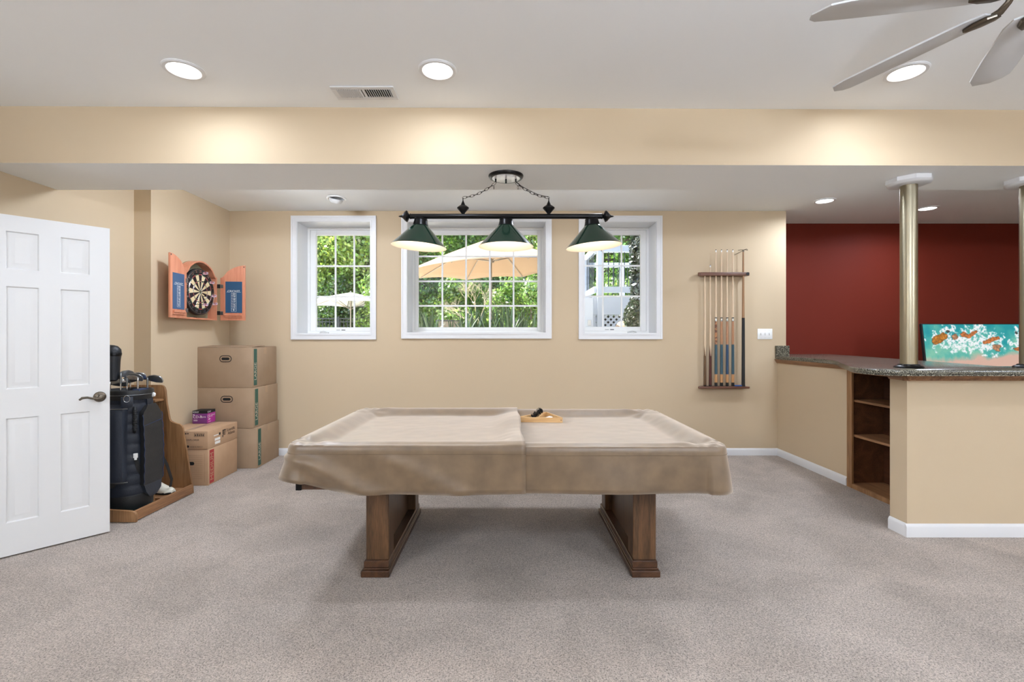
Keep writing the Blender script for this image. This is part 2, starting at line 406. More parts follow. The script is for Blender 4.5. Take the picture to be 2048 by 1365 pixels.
# ---- windows
for k, w in enumerate(WIN):
    ox0, ox1, oz0, oz1, gx0, gx1, gz0, gz1, nc, nr = w
    b = MB(); cw = .062
    def ring(b, a0, a1, c0, c1, i0, i1, j0, j1, y0, y1, bev=0):
        b.box(a0, i0, y0, y1, c0, c1, bev); b.box(i1, a1, y0, y1, c0, c1, bev)
        b.box(i0, i1, y0, y1, c0, j0, bev); b.box(i0, i1, y0, y1, j1, c1, bev)
    ring(b, ox0-cw, ox1+cw, oz0-cw, oz1+cw, ox0-.004, ox1+.004, oz0-.004, oz1+.004, YB-.016, YB)
    ring(b, ox0-cw-.004, ox1+cw+.004, oz0-cw-.004, oz1+cw+.004, ox0-cw+.014, ox1+cw-.014, oz0-cw+.014, oz1+cw-.014, YB-.022, YB-.001)
    ring(b, ox0-.018, ox1+.018, oz0-.018, oz1+.018, ox0-.003, ox1+.003, oz0-.003, oz1+.003, YB-.021, YB-.001)
    wo_ = struct('window_%d' % (k+1), b, M['trim'])
    b = MB()   # deep reveal lining
    ring(b, ox0-.004, ox1+.004, oz0-.004, oz1+.004, ox0+.002, ox1-.002, oz0+.002, oz1-.002, YB-.012, YW+.10)
    part('window_reveal', b, M['trim'], wo_)
    b = MB(); fw = .028
    ring(b, ox0+.002, ox1-.002, oz0+.002, oz1-.002, ox0+fw, ox1-fw, oz0+fw, oz1-fw, YW, YW+.10)
    part('window_frame', b, M['white'], wo_)
    b = MB()
    ring(b, ox0+fw, ox1-fw, oz0+fw, oz1-fw, gx0, gx1, gz0, gz1, YW+.014, YW+.06, .004)
    part('window_sash', b, M['white'], wo_)
    b = MB()
    yg = YW+.045
    for i in range(1, nc):
        x = gx0+(gx1-gx0)*i/nc; b.box(x-.0095, x+.0095, yg-.006, yg+.006, gz0, gz1)
    zr = [gz0+(gz1-gz0)*i/nr for i in range(1, nr)] if nr == 3 else [gz0+.2515, gz0+.539, gz0+.831]
    for z in zr: b.box(gx0, gx1, yg-.005, yg+.005, z-.0095, z+.0095)
    part('muntin_grid', b, M['white'], wo_)
    part('glass_pane', MB().box(gx0-.004, gx1+.004, yg+.010, yg+.013, gz0-.004, gz1+.004), M['glass'], wo_)
    if k != 1:
        hx = ox0+.20 if k == 0 else ox1-.20
        b = MB().box(hx-.05, hx+.05, YW-.03, YW+.014, oz0+.004, oz0+.018, .004, seg=2)
        b.tube([(hx-.04, YW-.03, oz0+.02), (hx, YW-.034, oz0+.028), (hx+.045, YW-.03, oz0+.014)], .006)
        part('crank_handle', b, M['lensoff'], wo_)
        sx = (gx0+gx1)/2-.04
        b = MB().box(sx-.05, sx-.005, YW+.0125, YW+.0145, gz0-.035, gz0-.031).box(sx+.01, sx+.055, YW+.0125, YW+.0145, gz0-.037, gz0-.029)
        part('sash_marking', b, M['dark'], wo_, label='small dark maker marking on the white sash')

# ---- door (swings off the left wall, standing open)
dloc = Vector((-3.045, 2.746, 0)); ddir = Vector((.637, .770, 0)).normalized(); drz = math.atan2(ddir.y, ddir.x)
DW = .60; DZ0, DZ1 = .010, 2.028
door = bpy.data.objects.new('door_1', None); C.objects.link(door); door.location = dloc; door.rotation_euler = (0, 0, drz); door['kind'] = 'structure'
def door_slab():
    b = MB(); t = .035
    xs = [0, .1015, .2415, .3575, .4975, DW]   # local x from hinge, mirrored pair of panels
    xs = [0, DW-.480, DW-.339, DW-.242, DW-.102, DW]
    zs = [DZ0, .205, .822, .996, 1.605, 1.708, 1.932, DZ1]
    for side, y in ((-1, -t/2), (1, t/2)):
        V = {}
        def vv(x, yy, z):
            k_ = (round(x, 5), round(yy, 5), round(z, 5))
            if k_ not in V: V[k_] = b.bm.verts.new(k_)
            return V[k_]
        for i in range(5):
            for j in range(7):
                x0, x1, z0, z1 = xs[i], xs[i+1], zs[j], zs[j+1]
                if i in (1, 3) and j in (1, 3, 5):
                    rings = [(0, 0), (.006, .010), (.014, .010), (.036, .003), (.040, .003)]
                    prev = None
                    for d, dep in rings:
                        yy = y-side*dep
                        q = [vv(x0+d, yy, z0+d), vv(x1-d, yy, z0+d), vv(x1-d, yy, z1-d), vv(x0+d, yy, z1-d)]
                        if prev:
                            for m_ in range(4): b.bm.faces.new((prev[m_], prev[(m_+1) % 4], q[(m_+1) % 4], q[m_]))
                        prev = q
                    b.bm.faces.new(prev)
                else:
                    b.bm.faces.new((vv(x0, y, z0), vv(x1, y, z0), vv(x1, y, z1), vv(x0, y, z1)))
    # edges
    for a in range(1):
        for (x0, z0, x1, z1) in ((0, DZ0, 0, DZ1), (DW, DZ0, DW, DZ1), (0, DZ0, DW, DZ0), (0, DZ1, DW, DZ1)):
            v = [b.bm.verts.new(p) for p in ((x0, -t/2, z0), (x1, -t/2, z1), (x1, t/2, z1), (x0, t/2, z0))]
            b.bm.faces.new(v)
    return b
part('door_panel', door_slab(), M['door'], door, local=True, sharp=20)
def door_handle(sgn):
    b = MB(); x = DW-.052; z = .912
    Mx = Matrix.Translation((x, sgn*.0175, z)) @ Matrix.Rotation(-sgn*PI/2, 4, 'X')
    b.lathe([(0, 0), (.034, 0), (.034, .004), (.030, .010), (.018, .014), (.013, .018), (.012, .045), (.016, .050), (.014, .058), (0, .060)], Mx, 28, cap=False)
    y = sgn*.068
    b.tube([(x+.004, y, z-.004), (x-.02, y, z-.008), (x-.045, y, z-.003), (x-.07, y, z+.005), (x-.095, y, z+.004), (x-.108, y-sgn*.006, z-.008)],
           [.010, .008, .007, .0075, .008, .006], 10)
    return b
part('door_handle', door_handle(-1), M['nickel'], door, local=True, label='dark nickel lever handle on a round rose')
for hz_ in (.25, 1.02, 1.80): part('hinge_pin', MB().cyl((.0, -.02, hz_), (.0, -.02, hz_+.1), .006), M['nickel'], door, local=True)
# casing around the doorway the door hangs in
struct('trim_1', MB().box(LX, LX+.165, 2.66, 2.735, 0, 2.09, .004).box(LX, LX+.165, 1.98, 2.66, 2.03, 2.09, .004).box(LX, LX+.165, 1.92, 1.98, 0, 2.09, .004), M['trim'])

# ================================================================== BAR AREA
bx = 2.985
struct('wall_bar_side', MB().box(bx, bx+.12, 4.20, YB, 0, 1.063), M['wall'])
fy0, fy1, px0 = 3.136, 3.276, 2.61
struct('wall_bar_front', MB().box(px0, RX, fy0, fy1, 0, 1.063), M['wall'])
struct('baseboard_bar_front', base_profile(MB(), (px0-.014, fy0), (RX, fy0), (0, -1), h=.085), M['trim'])
struct('baseboard_bar_end', base_profile(MB(), (px0, fy0+.0002), (px0, fy1), (-1, 0), h=.085), M['trim'])
struct('baseboard_bar_side', base_profile(MB(), (bx, 4.215), (bx, YB), (-1, 0)), M['trim'])
# under-counter moulding
m_ = MB()
def mould(b, p, q, nrm):
    p = Vector(p).to_3d(); q = Vector(q).to_3d(); n = Vector(nrm).to_3d()
    pr = [(0, 1.020), (.010, 1.020), (.013, 1.030), (.022, 1.040), (.026, 1.050), (.034, 1.0635), (0, 1.0635)]
    va = [b.bm.verts.new(p+n*d+Vector((0, 0, z))) for d, z in pr]; vb = [b.bm.verts.new(q+n*d+Vector((0, 0, z))) for d, z in pr]; k = len(pr)
    for i in range(k): b.bm.faces.new((va[i], va[(i+1) % k], vb[(i+1) % k], vb[i]))
    b.bm.faces.new(va[::-1]); b.bm.faces.new(vb)
mould(m_, (px0-.03, fy0), (RX, fy0), (0, -1)); mould(m_, (px0, fy0-.03), (px0, fy1), (-1, 0)); mould(m_, (bx, 4.15), (bx, YB), (-1, 0))
struct('trim_2', m_, M['oak_y'])
# granite counter
ct = thing('bar_countertop', 'speckled dark granite bar countertop with an angled overhang on the half walls', 'countertop', (3.2, 3.3, 1.0635))
poly = [(2.957, 5.306), (2.942, 4.62), (2.93, 4.42), (2.89, 4.27), (2.80, 4.08), (2.66, 3.84), (2.50, 3.55), (2.395, 3.36), (2.335, 3.22), (2.325, 3.13), (2.335, 3.06), (2.37, 3.005), (2.45, 2.957),
        (6.45, 2.957), (6.45, 3.36), (3.43, 3.36), (3.69, 4.5), (3.95, 5.885), (3.085, 5.885), (3.085, 5.306)]
part('slab', MB().prism(poly, 1.072, 1.100, .007), M['grid'], ct)
def offpoly(pl, d):
    n = len(pl); out = []
    for i in range(n):
        p0, p1, p2 = Vector(pl[i-1]), Vector(pl[i]), Vector(pl[(i+1) % n])
        a = (p1-p0).normalized(); b_ = (p2-p1).normalized(); n1 = Vector((-a.y, a.x)); n2 = Vector((-b_.y, b_.x))
        mm = (n1+n2); mm = mm/max(mm.length_squared, .5)*1.0*2 if mm.length_squared > .5 else n1
        out.append(tuple(p1+mm*d/2*1.0 if mm.length < 3 else p1+n1*d))
    return out
part('edge_band', MB().prism(offpoly(poly, .008), 1.0635, 1.072), M['grid'], ct)
part('backsplash', MB().box(2.957, 3.105, 5.282, 5.308, 1.100, 1.212, .002), M['grid'], ct)
# open bookcase let into the bar
bc = thing('bookcase', 'open dark wood bookcase with two shelves built under the granite bar', 'bookcase', (3.15, 3.74, 0))
y0, y1, dep = 3.277, 4.20, .30
part('side_panel', MB().box(bx+.006, bx+dep, y1-.025, y1-.003, .0, 1.062), M['shelfwood'], bc)
part('side_panel', MB().box(bx+.006, bx+dep, y0+.003, y0+.025, .0, 1.062), M['shelfwood'], bc)
part('back_panel', MB().box(bx+dep-.012, bx+dep, y0+.025, y1-.025, .0, 1.062), M['shelfback'], bc)
for z in (.755, .452): part('shelf', MB().box(bx+.012, bx+dep-.012, y0+.025, y1-.025, z-.010, z+.010, .003), M['oak_y'], bc)
part('bottom_shelf', MB().box(bx+.002, bx+dep-.012, y0+.025, y1-.025, .0, .040), M['oak_y'], bc)
part('face_frame', MB().box(bx-.014, bx+.006, y1-.055, y1+.006, 0, 1.062, .002).box(bx-.014, bx+.006, y0+.003, y0+.05, 0, 1.062, .002)
     .box(bx-.014, bx+.006, y0+.05, y1-.055, .995, 1.062, .002).box(bx-.014, bx+.006, y0+.05, y1-.055, 0, .038, .002), M['oak'], bc)
# posts
def post(x, y, label):
    t = thing('support_post', label, 'post', (x, y, 1.1005), group='round metal posts on the bar')
    part('base_plate', MB().lathe([(.080, 1.1005), (.082, 1.106), (.074, 1.113), (.062, 1.117), (.058, 1.124), (.049, 1.126)], Matrix.Translation((x, y, 0)), 40), M['black'], t)
    part('shaft', MB().lathe([(.0475, 1.124), (.0475, ZS-.04)], Matrix.Translation((x, y, 0)), 48), M['bronze'], t)
    r = .128; b = MB()
    M8 = Matrix.Translation((x, y, 0)) @ Matrix.Rotation(PI/8, 4, 'Z')
    b.lathe([(r*.78, ZS-.045), (r*.92, ZS-.040), (r, ZS-.028), (r, ZS-.001)], M8, 8)
    part('ceiling_collar', b, M['trim'], t, label='white octagonal collar under the soffit')
post(2.675, 3.20, 'round brushed metal post standing on the counter corner, whole in view')
post(3.478, 3.20, 'round brushed metal post cut by the right edge of the photo')
# television on a low back cabinet
cab = thing('bar_cabinet', 'low dark wood cabinet hidden behind the bar, carrying the television', 'cabinet', (4.75, 5.0, 0))
part('body', MB().box(4.05, 5.5, 4.82, 5.25, 0, .862, .004), M['shelfwood'], cab)
for i in range(3):
    d_ = part('door', MB().box(4.07+i*.475, 4.52+i*.475, 4.80, 4.82, .05, .84, .004), M['shelfwood'], cab)
    part('knob', MB().cyl((4.11+i*.475, 4.80, .6), (4.11+i*.475, 4.775, .6), .012), M['nickel'], d_)
tv = thing('television', 'flat screen showing rocks and white surf in turquoise sea, behind the bar', 'television', (4.812, 4.93, .865), rot=(-math.radians(7), 0, 0))
tw, th_ = 1.018, .585
part('bezel', MB().box(-tw/2, tw/2, -.012, .02, .0, th_, .003), M['blackm'], tv, local=True)
for fx in (-.3, .22): part('foot', MB().box(fx, fx+.08, -.10, .09, -.006, .006, .002), M['blackm'], tv, local=True)
def tv_screen():
    nx, nz = 300, 150; b = MB()
    P = [[Vector((-tw/2+.009+(tw-.018)*i/nx, -.0135, .012+(th_-.021)*j/nz)) for i in range(nx+1)] for j in range(nz+1)]
    b.grid(P); o = part('screen', b, M['dark'], tv, local=True)
    me = o.data; n = len(me.vertices); co = np.empty(n*3); me.vertices.foreach_get('co', co); co = co.reshape(-1, 3)
    u = (co[:, 0]+tw/2)/tw; v = 1-(co[:, 2])/th_          # u 0..1 to the right; v 0..1 downwards; visible: v 0...55
    y = v*th_/.315; x = u                                   # y 0..1 over the visible strip
    nz_ = lambda s, o_, d=4: np.array([noise.fractal(Vector((a*s*3.2, c*s, o_)), .9, 2.1, d) for a, c in zip(x, y)])
    n1 = nz_(2.2, 1.3); n2 = nz_(7, 5.1, 5); n3 = nz_(16, 9.7, 3)
    c = np.zeros((n, 3)); deep = np.array([20, 150, 160]); pale = np.array([126, 196, 172]); sand = np.array([214, 176, 160])
    t = np.clip(.15+.75*y+.55*n1-.25*x*(1-y), 0, 1)[:, None]; c = deep*(1-t)+pale*t
    s = np.clip((y-.86-.25*(1-x)+.12*n1)*6, 0, 1)[:, None]; c = c*(1-s)+sand*s
    def blob(cx, cy, rx, ry, a, k=0.5):
        ca, sa = math.cos(a), math.sin(a); dx = (x-cx)*3.2; dy = (y-cy)
        p = (dx*ca+dy*sa)/rx; q = (-dx*sa+dy*ca)/ry
        return 1-np.sqrt(p*p+q*q)+k*n2
    foam = np.full(n, -9.)
    for a in ((.22, .42, .50, .30, -.5), (.33, .62, .45, .34, .2), (.46, .52, .55, .42, -.2), (.55, .30, .35, .28, -.6), (.62, .70, .45, .28, .2), (.70, .62, .38, .35, .3), (.96, .74, .30, .26, .2), (.96, .3, .10, .22, 0)):
        foam = np.maximum(foam, blob(*a, k=.9))
    f = (np.clip(foam*3.0, 0, 1)*np.clip(.85+1.3*n3+.4*n2, 0, 1))[:, None]; c = c*(1-f)+np.array([240, 244, 246])*f
    for a in ((.165, .50, .30, .13, -.5, 0), (.32, .42, .09, .10, 1.2, 1), (.42, .37, .14, .08, .1, 2), (.50, .36, .22, .06, -.5, 2), (.69, .55, .26, .07, -.35, 2), (.735, .80, .13, .13, -1.0, 1), (.95, .84, .16, .07, 0, 2), (.26, .27, .06, .04, 0, 3), (.955, .3, .05, .05, 0, 3)):
        bl = blob(*a[:5], k=.45 if a[5] else .22); col = [np.array([176, 112, 42]), np.array([176, 128, 96]), np.array([188, 110, 58]), np.array([60, 70, 70])][a[5]]
        e = np.clip((bl+.12)*8, 0, 1)[:, None]; c = c*(1-e*.7)+np.array([62, 52, 44])*e*.7
        e = np.clip(bl*9, 0, 1)[:, None]; c = c*(1-e)+(col*(1+.35*n3[:, None]))*e
    c = np.clip(c, 0, 255)/255; lin = np.where(c <= .04045, c/12.92, ((c+.055)/1.055)**2.4)
    at = me.color_attributes.new('picture', 'FLOAT_COLOR', 'POINT'); at.data.foreach_set('color', np.c_[lin, np.ones(n)].astype(np.float32).ravel())
    m = bpy.data.materials.new('tv_picture'); m.use_nodes = True; nt = m.node_tree; p = nt.nodes['Principled BSDF']
    a = nt.nodes.new('ShaderNodeVertexColor'); a.layer_name = 'picture'; p.inputs['Base Color'].default_value = (.01, .01, .01, 1); p.inputs['Roughness'].default_value = .25
    nt.links.new(a.outputs[0], p.inputs['Emission Color']); p.inputs['Emission Strength'].default_value = .95
    me.materials[0] = m
tv_screen()

# ================================================================== CEILING FITTINGS
def downlight(x, y, label, on=True, watts=None, spread=165, group=None, gimbal=False):
    t = thing('recessed_light', label, 'ceiling light', (x, y, ZC), group=group)
    T = Matrix.Translation((x, y, 0))
    part('trim_ring', MB().lathe([(.100, ZC-.0005), (.100, ZC-.004), (.094, ZC-.009), (.080, ZC-.010), (.076, ZC-.006), (.076, ZC-.0005)], T, 40, cap=False), M['trim'], t)
    if gimbal:
        part('eyeball', MB().lathe([(.070, 0), (.066, -.025), (.05, -.045), (.03, -.035), (0, -.032)], Matrix.Translation((x, y, ZC-.002)) @ Matrix.Rotation(.35, 4, 'X') @ Matrix.Rotation(.25, 4, 'Y'), 32, cap=False), M['lensoff'], t)
    else:
        part('lens', MB().lathe([(0, ZC-.0042), (.076, ZC-.0042), (.076, ZC-.001)], T, 40, cap=False), M['lens'] if on else M['lensoff'], t)
    if on:
        l = bpy.data.lights.new('lamp_glow', 'AREA'); l.shape = 'DISK'; l.size = .15; l.energy = watts or DOWN_W; l.color = (.86, .96, 1.12); l.spread = math.radians(spread)
        lo = bpy.data.objects.new('lamp_glow', l); C.objects.link(lo); lo.parent = t; lo.location = (0, 0, -.012)
downlight(-1.69, 2.507, 'glowing round recessed light in the upper ceiling, left of the air vent', watts=6.5, spread=178)
downlight(-.366, 2.511, 'glowing round recessed light in the upper ceiling, right of the air vent', watts=6.5, spread=178)
downlight(2.10, 2.53, 'glowing round recessed light seen behind the ceiling fan blade', watts=6.5, spread=178)
downlight(3.24, 4.905, 'small glowing recessed light over the bar, left of the metal post', watts=12)
downlight(4.54, 5.19, 'small glowing recessed light over the bar, right of the metal post', watts=12)
downlight(-1.72, 4.82, 'unlit white swivel downlight in the ceiling above the left window', on=False, gimbal=True)
downlight(4.3, 1.6, 'added recessed fill light, out of view to the right of the bar front')  # extra fill lamp added outside the frame to lift the room
def globe(x, y):  # fill light added behind the camera to brighten room and ceiling
    t = thing('fill_globe', 'white fill globe added out of view behind the camera', 'ceiling light', (x, y, ZC), group='added fill globes behind the camera')
    T = Matrix.Translation((x, y, 0))
    part('ceiling_plate', MB().lathe([(.07, ZC-.001), (.068, ZC-.02), (.02, ZC-.03)], T, 24), M['nickel'], t)
    part('stem', MB().lathe([(.008, ZC-.03), (.008, 2.30)], T, 10), M['nickel'], t)
    part('globe', MB().lathe([(.12*math.sin(PI*k/16), 2.20-.12*math.cos(PI*k/16)) for k in range(17)], T, 28, cap=False), M['globe'], t)
for (x, y) in ((-2.86, -.8), (1.35, -.2), (4.4, -.9), (-2.7, -2.4), (1.6, -2.5), (4.8, -2.4)): globe(x, y)
for x, dm in ((-1.85, 'dome2'), (.87, 'dome'), (3.0, 'dome')):  # fill domes added out of sight to brighten the window wall and nook
    t = thing('fill_dome', 'shallow white fill dome added on the ceiling between the soffit and the window wall', 'ceiling light', (x, 3.92, ZC), group='added fill domes hidden behind the soffit')
    T = Matrix.Translation((x, 3.92, 0))
    part('ceiling_plate', MB().lathe([(.165, ZC-.001), (.168, ZC-.02), (.160, ZC-.03)], T, 32), M['trim'], t)
    part('dome', MB().lathe([(.158, ZC-.031)]+[(.158*math.cos(PI/2*k/8), ZC-.035-.085*math.sin(PI/2*k/8)) for k in range(9)], T, 32, cap=False), M[dm], t)
# vent
vt = thing('ceiling_vent', 'white louvred air vent in the ceiling before the beige soffit', 'air vent', (-.82, 2.743, ZC))
vx0, vx1, vy0, vy1 = -.992, -.636, 2.671, 2.816
b = MB().box(vx0, vx1, vy0, vy0+.03, ZC-.007, ZC-.0005, .002).box(vx0, vx1, vy1-.03, vy1, ZC-.007, ZC-.0005, .002).box(vx0, vx0+.028, vy0+.03, vy1-.03, ZC-.007, ZC-.0005, .002).box(vx1-.028, vx1, vy0+.03, vy1-.03, ZC-.007, ZC-.0005, .002).box(-.822, -.808, vy0+.03, vy1-.03, ZC-.006, ZC-.0005)
part('frame', b, M['trim'], vt)
part('duct', MB().box(vx0+.02, vx1-.02, vy0+.02, vy1-.02, ZC-.0015, ZC-.0005), M['dark'], vt, label='dark duct opening')
for i in range(24):
    if i in (11, 12): continue
    x = vx0+.034+i*(vx1-vx0-.068)/23; a = -.75 if i < 12 else .75
    part('slat', MB().box(-.0055, .0055, vy0+.03, vy1-.03, -.0006, .0006, M=Matrix.Translation((x, 0, ZC-.0060)) @ Matrix.Rotation(a, 4, 'Y')), M['trim'], vt)
# ceiling fan
hx, hy, hz = 1.708, 1.515, 2.40
fan = thing('ceiling_fan', 'ceiling fan with white blades and bronze arms at the top right', 'ceiling fan', (hx, hy, hz))
T = Matrix.Translation((hx, hy, 0))
part('downrod', MB().lathe([(.065, ZC-.001), (.06, ZC-.03), (.03, ZC-.05), (.014, ZC-.055), (.014, 2.58)], T, 32), M['nickel'], fan)
part('motor_housing', MB().lathe([(.02, 2.60), (.07, 2.595), (.105, 2.57), (.112, 2.53), (.10, 2.49), (.09, 2.485), (.085, 2.465), (.06, 2.458), (.0, 2.455)], T, 48, cap=False), M['nickel'], fan)
part('pull_chain', MB().cyl((hx-.005, hy+.02, 2.46), (hx-.005, hy+.02, 2.11), .0012, n=6).lathe([(.0, 2.085), (.006, 2.09), (.006, 2.105), (.002, 2.112)], Matrix.Translation((hx-.005, hy+.02, 0)), 12), M['nickel'], fan)
for i, ang in enumerate((57.0, 112.0, 170.0, 231.5, 291.5, 351.5)):
    R = T @ Matrix.Rotation(math.radians(ang), 4, 'Z')
    arm = part('blade_arm', MB().tube([R @ Vector((r, 0, z)) for r, z in ((.05, 2.47), (.075, 2.455), (.095, 2.42), (.115, 2.402), (.135, 2.398))], [.011, .010, .010, .012, .012], 10)
               .prism([(0, -.012), (.02, -.028), (.06, -.028), (.095, -.010), (.095, .010), (.06, .028), (.02, .028), (0, .012)], -.010, .003, .003, M=R @ Matrix.Translation((.118, 0, 2.397)) @ Matrix.Rotation(math.radians(-13), 4, 'X')), M['nickel'], fan, label='bronze blade bracket')
    L0, L1 = .135, .680; n = 14; out = []
    up = [(L0, .045), (L0+.05, .062), (.42, .070), (.59, .070), (.645, .052), (L1, -.01)]
    dn = [(L0, -.045), (L0+.05, -.060), (.42, -.068), (.57, -.070), (.648, -.068), (.670, -.05)]
    pts = dn+up[::-1]
    Mb = R @ Matrix.Translation((0, 0, 2.401)) @ Matrix.Rotation(math.radians(-11), 4, 'X')
    part('blade', MB().prism(pts, 0.0, .007, .002, M=Mb), M['blade'], fan)

# ================================================================== POOL TABLE
PX, PY = .005, 3.06; A_, B_ = 1.115, .625; ZT = .757; ZBED = .714
pt = thing('pool_table', 'dark oak pool table on two pedestals under a tan suede cover', 'pool table', (PX, PY, 0))
b = MB().box(PX-1.09, PX+1.09, PY-.585, PY-.545, .515, .672, .004).box(PX-1.09, PX+1.09, PY+.545, PY+.585, .515, .672, .004)
b.box(PX-1.09, PX-1.05, PY-.545, PY+.545, .515, .672, .004).box(PX+1.05, PX+1.09, PY-.545, PY+.545, .515, .672, .004)
part('apron', b, M['walnut_y'], pt)
part('slate_bed', MB().box(PX-1.05, PX+1.05, PY-.545, PY+.545, .60, .668), M['blackm'], pt)
part('corner_trim', MB().box(PX-1.096, PX-1.066, PY-.591, PY-.565, .513, .672, .002), M['black'], pt)
for sx, x0, x1 in ((-1, -.785, -.650), (1, .683, .818)):
    xi = x1 if sx < 0 else x0
    for ya, yb in ((2.635, 2.755), (3.40, 3.52)):
        part('pedestal_post', MB().box(x0+.008, x1-.002*0-.002, ya, yb, .078, .60, .004), M['walnut'], pt)
    xa = x0+.035; xb = x1-.055 if sx < 0 else x1-.035
    if sx > 0: xa = x0+.055
    part('pedestal_panel', MB().box(xa, xb, 2.755, 3.40, .078, .60), M['blackm'] if False else M['walnut'], pt)
    f_ = part('foot_beam', MB().box(x0-.010, x1+.010, 2.595, 3.56, 0, .036, .004).box(x0-.002, x1+.004, 2.612, 3.545, .036, .044, .003).box(x0+.0, x1+.002, 2.618, 3.54, .044, .080, .004), M['walnut_y'], pt)

def sstep(a, b, x):
    t = min(1, max(0, (x-a)/(b-a))); return t*t*(3-2*t)
def cover(name, label, x0, x1, lift, left):
    t = thing(name, label, 'table cover', (PX, PY, ZT), group='two halves of the pool table cover')
    a, bb_, r = A_+lift, B_+lift*.8, .07
    nx = 90; ny = 90
    def rc(x, y):
        dx = abs(x)-(a-r); dy = abs(y)-(bb_-r)
        if dx > 0 and dy > 0:
            h = math.hypot(dx, dy); k = max(dx, dy)/h
            return (math.copysign(a-r+dx*k, x), math.copysign(bb_-r+dy*k, y))
        return (x, y)
    def hgt(x, y):
        ex, ey = a-abs(x), bb_-abs(y); k = 26
        e = -math.log(math.exp(-k*ex)+math.exp(-k*ey))/k
        s = sstep(.050, .165, e)
        z = ZT-.010*(1-sstep(0, .035, min(ex, ey)))-(ZT-ZBED)*s
        nn = noise.noise(Vector((x*3, y*3, 3.1)))
        z += .0035*nn*s+.0012*noise.noise(Vector((x*14, y*14, .3)))
        # pull folds at the corners
        cxx, cyy = abs(x)-(a-.10), abs(y)-(bb_-.10); d = math.hypot(cxx, cyy); th = math.atan2(cyy, cxx)
        z += .0035*math.sin(7*th+(1 if x > 0 else 2.2))*math.exp(-((d-.10)/.07)**2)
        z += (-.016 if y < 0 else -.008)*math.exp(-(d/.07)**2)
        if left:
            g = sstep(x1-.20, x1-.015, x)
            z += s*g*(.036+.006*math.sin(y*9))
            z += .004*g
        else:
            z += 0
        return z+lift
    xs = [x0+(x1-x0)*i/nx for i in range(nx+1)]
    if left: xs = [-a+(x1+a)*(1-(1-i/nx)**1.0) for i in range(nx+1)]
    else: xs = [x0+(a-x0)*i/nx for i in range(nx+1)]
    ys = [-bb_+2*bb_*j/ny for j in range(ny+1)]
    b = MB(); P = []
    for x in xs:
        row = []
        for y in ys:
            q = rc(x, y)
            wob = (.006*math.sin(y*7+1)+.010*sstep(-.2, -bb_, y)) if left and x == xs[-1] else 0
            row.append(Vector((PX+q[0]+wob, PY+q[1], hgt(x, y))))
        P.append(row)
    V = b.grid(P)
    # perimeter (open at the joint)
    per = []; idx = []
    if left:
        per = [(i, 0) for i in range(nx, -1, -1)]+[(0, j) for j in range(1, ny+1)]+[(i, ny) for i in range(1, nx+1)]
    else:
        per = [(i, 0) for i in range(0, nx+1)]+[(nx, j) for j in range(1, ny+1)]+[(i, ny) for i in range(nx-1, -1, -1)]
    pts = [P[i][j] for i, j in per]; m = len(pts)
    prev = [V[i][j] for i, j in per]
    nrm = []
    for k in range(m):
        tt = pts[min(k+2, m-1)]-pts[max(k-2, 0)]; tt.z = 0; tt.normalize()
        n_ = Vector((tt.y, -tt.x, 0))
        c = Vector((pts[k].x-PX, pts[k].y-PY, 0))
        if k < 3 or k > m-4: n_ = Vector((0, -1 if c.y < 0 else 1, 0))
        if n_.dot(c) < 0: n_ = -n_
        nrm.append(n_)
    rows = [(.005, -.003), (.010, -.009), (.014, -.019), (.016, -.032), (.0165, -.046), (.017, -.052), (.018, -.075), (.020, -.10), (.022, -.13), (.024, -.16), (.026, -.19), (.028, -.22), (.030, -.245)]
    seamp = []
    for ri, (d, dz) in enumerate(rows):
        cur = []
        for k in range(m):
            p = pts[k]; x = p.x-PX; y = p.y-PY
            if left: drop = .245-.075*(1-sstep(-1.16, -.75, x)) if y < 0 else .235
            else: drop = .235+.006*sstep(.9, 1.12, x)
            if abs(y) < bb_-.08: drop = .235-(.06*sstep(.1, -.6, y) if left else 0)
            h = min(1, -dz/.245); z = ZT+lift-.006
            z += dz if -dz < .052 else -.052-(drop-.052)*((-dz-.052)/(.245-.052))
            hh = max(0, (-dz-.046)/.2)
            off = d+.010*hh*math.sin(x*7.5+y*6+1.3)+.006*hh*noise.noise(Vector((x*5, y*5, dz*6)))
            if left and y < -.3:
                off += .024*math.exp(-((hh*.75-(x+1.12)/.55)/.15)**2)*sstep(0, .2, hh)*(1 if x < -.4 else 0)
                off += .012*math.exp(-((hh*.9-(x+.62)/.42)/.15)**2)*sstep(0, .2, hh)
            corner = 1 if abs(x) > a-.1 and abs(y) > bb_-.1 else 0
            off += .018*hh*corner
            q = p+nrm[k]*off; q.z = z
            cur.append(b.bm.verts.new(q))
            if ri == 4: seamp.append(q+nrm[k]*.0015)
        for k in range(m-1):
            b.bm.faces.new((prev[k], prev[k+1], cur[k+1], cur[k]))
        prev = cur
    part('suede_cloth', b, M['suede'], t, solid=.0035, sharp=70)
    part('seam', MB().tube(seamp, .0008, 5), M['seam'], t)
    return t
cover('table_cover', 'left half of the tan suede pool table cover, its edge lapping on top', -A_, .075, .009, True)
cover('table_cover', 'right half of the tan suede pool table cover, under the ball triangle', .02, A_, .0, False)
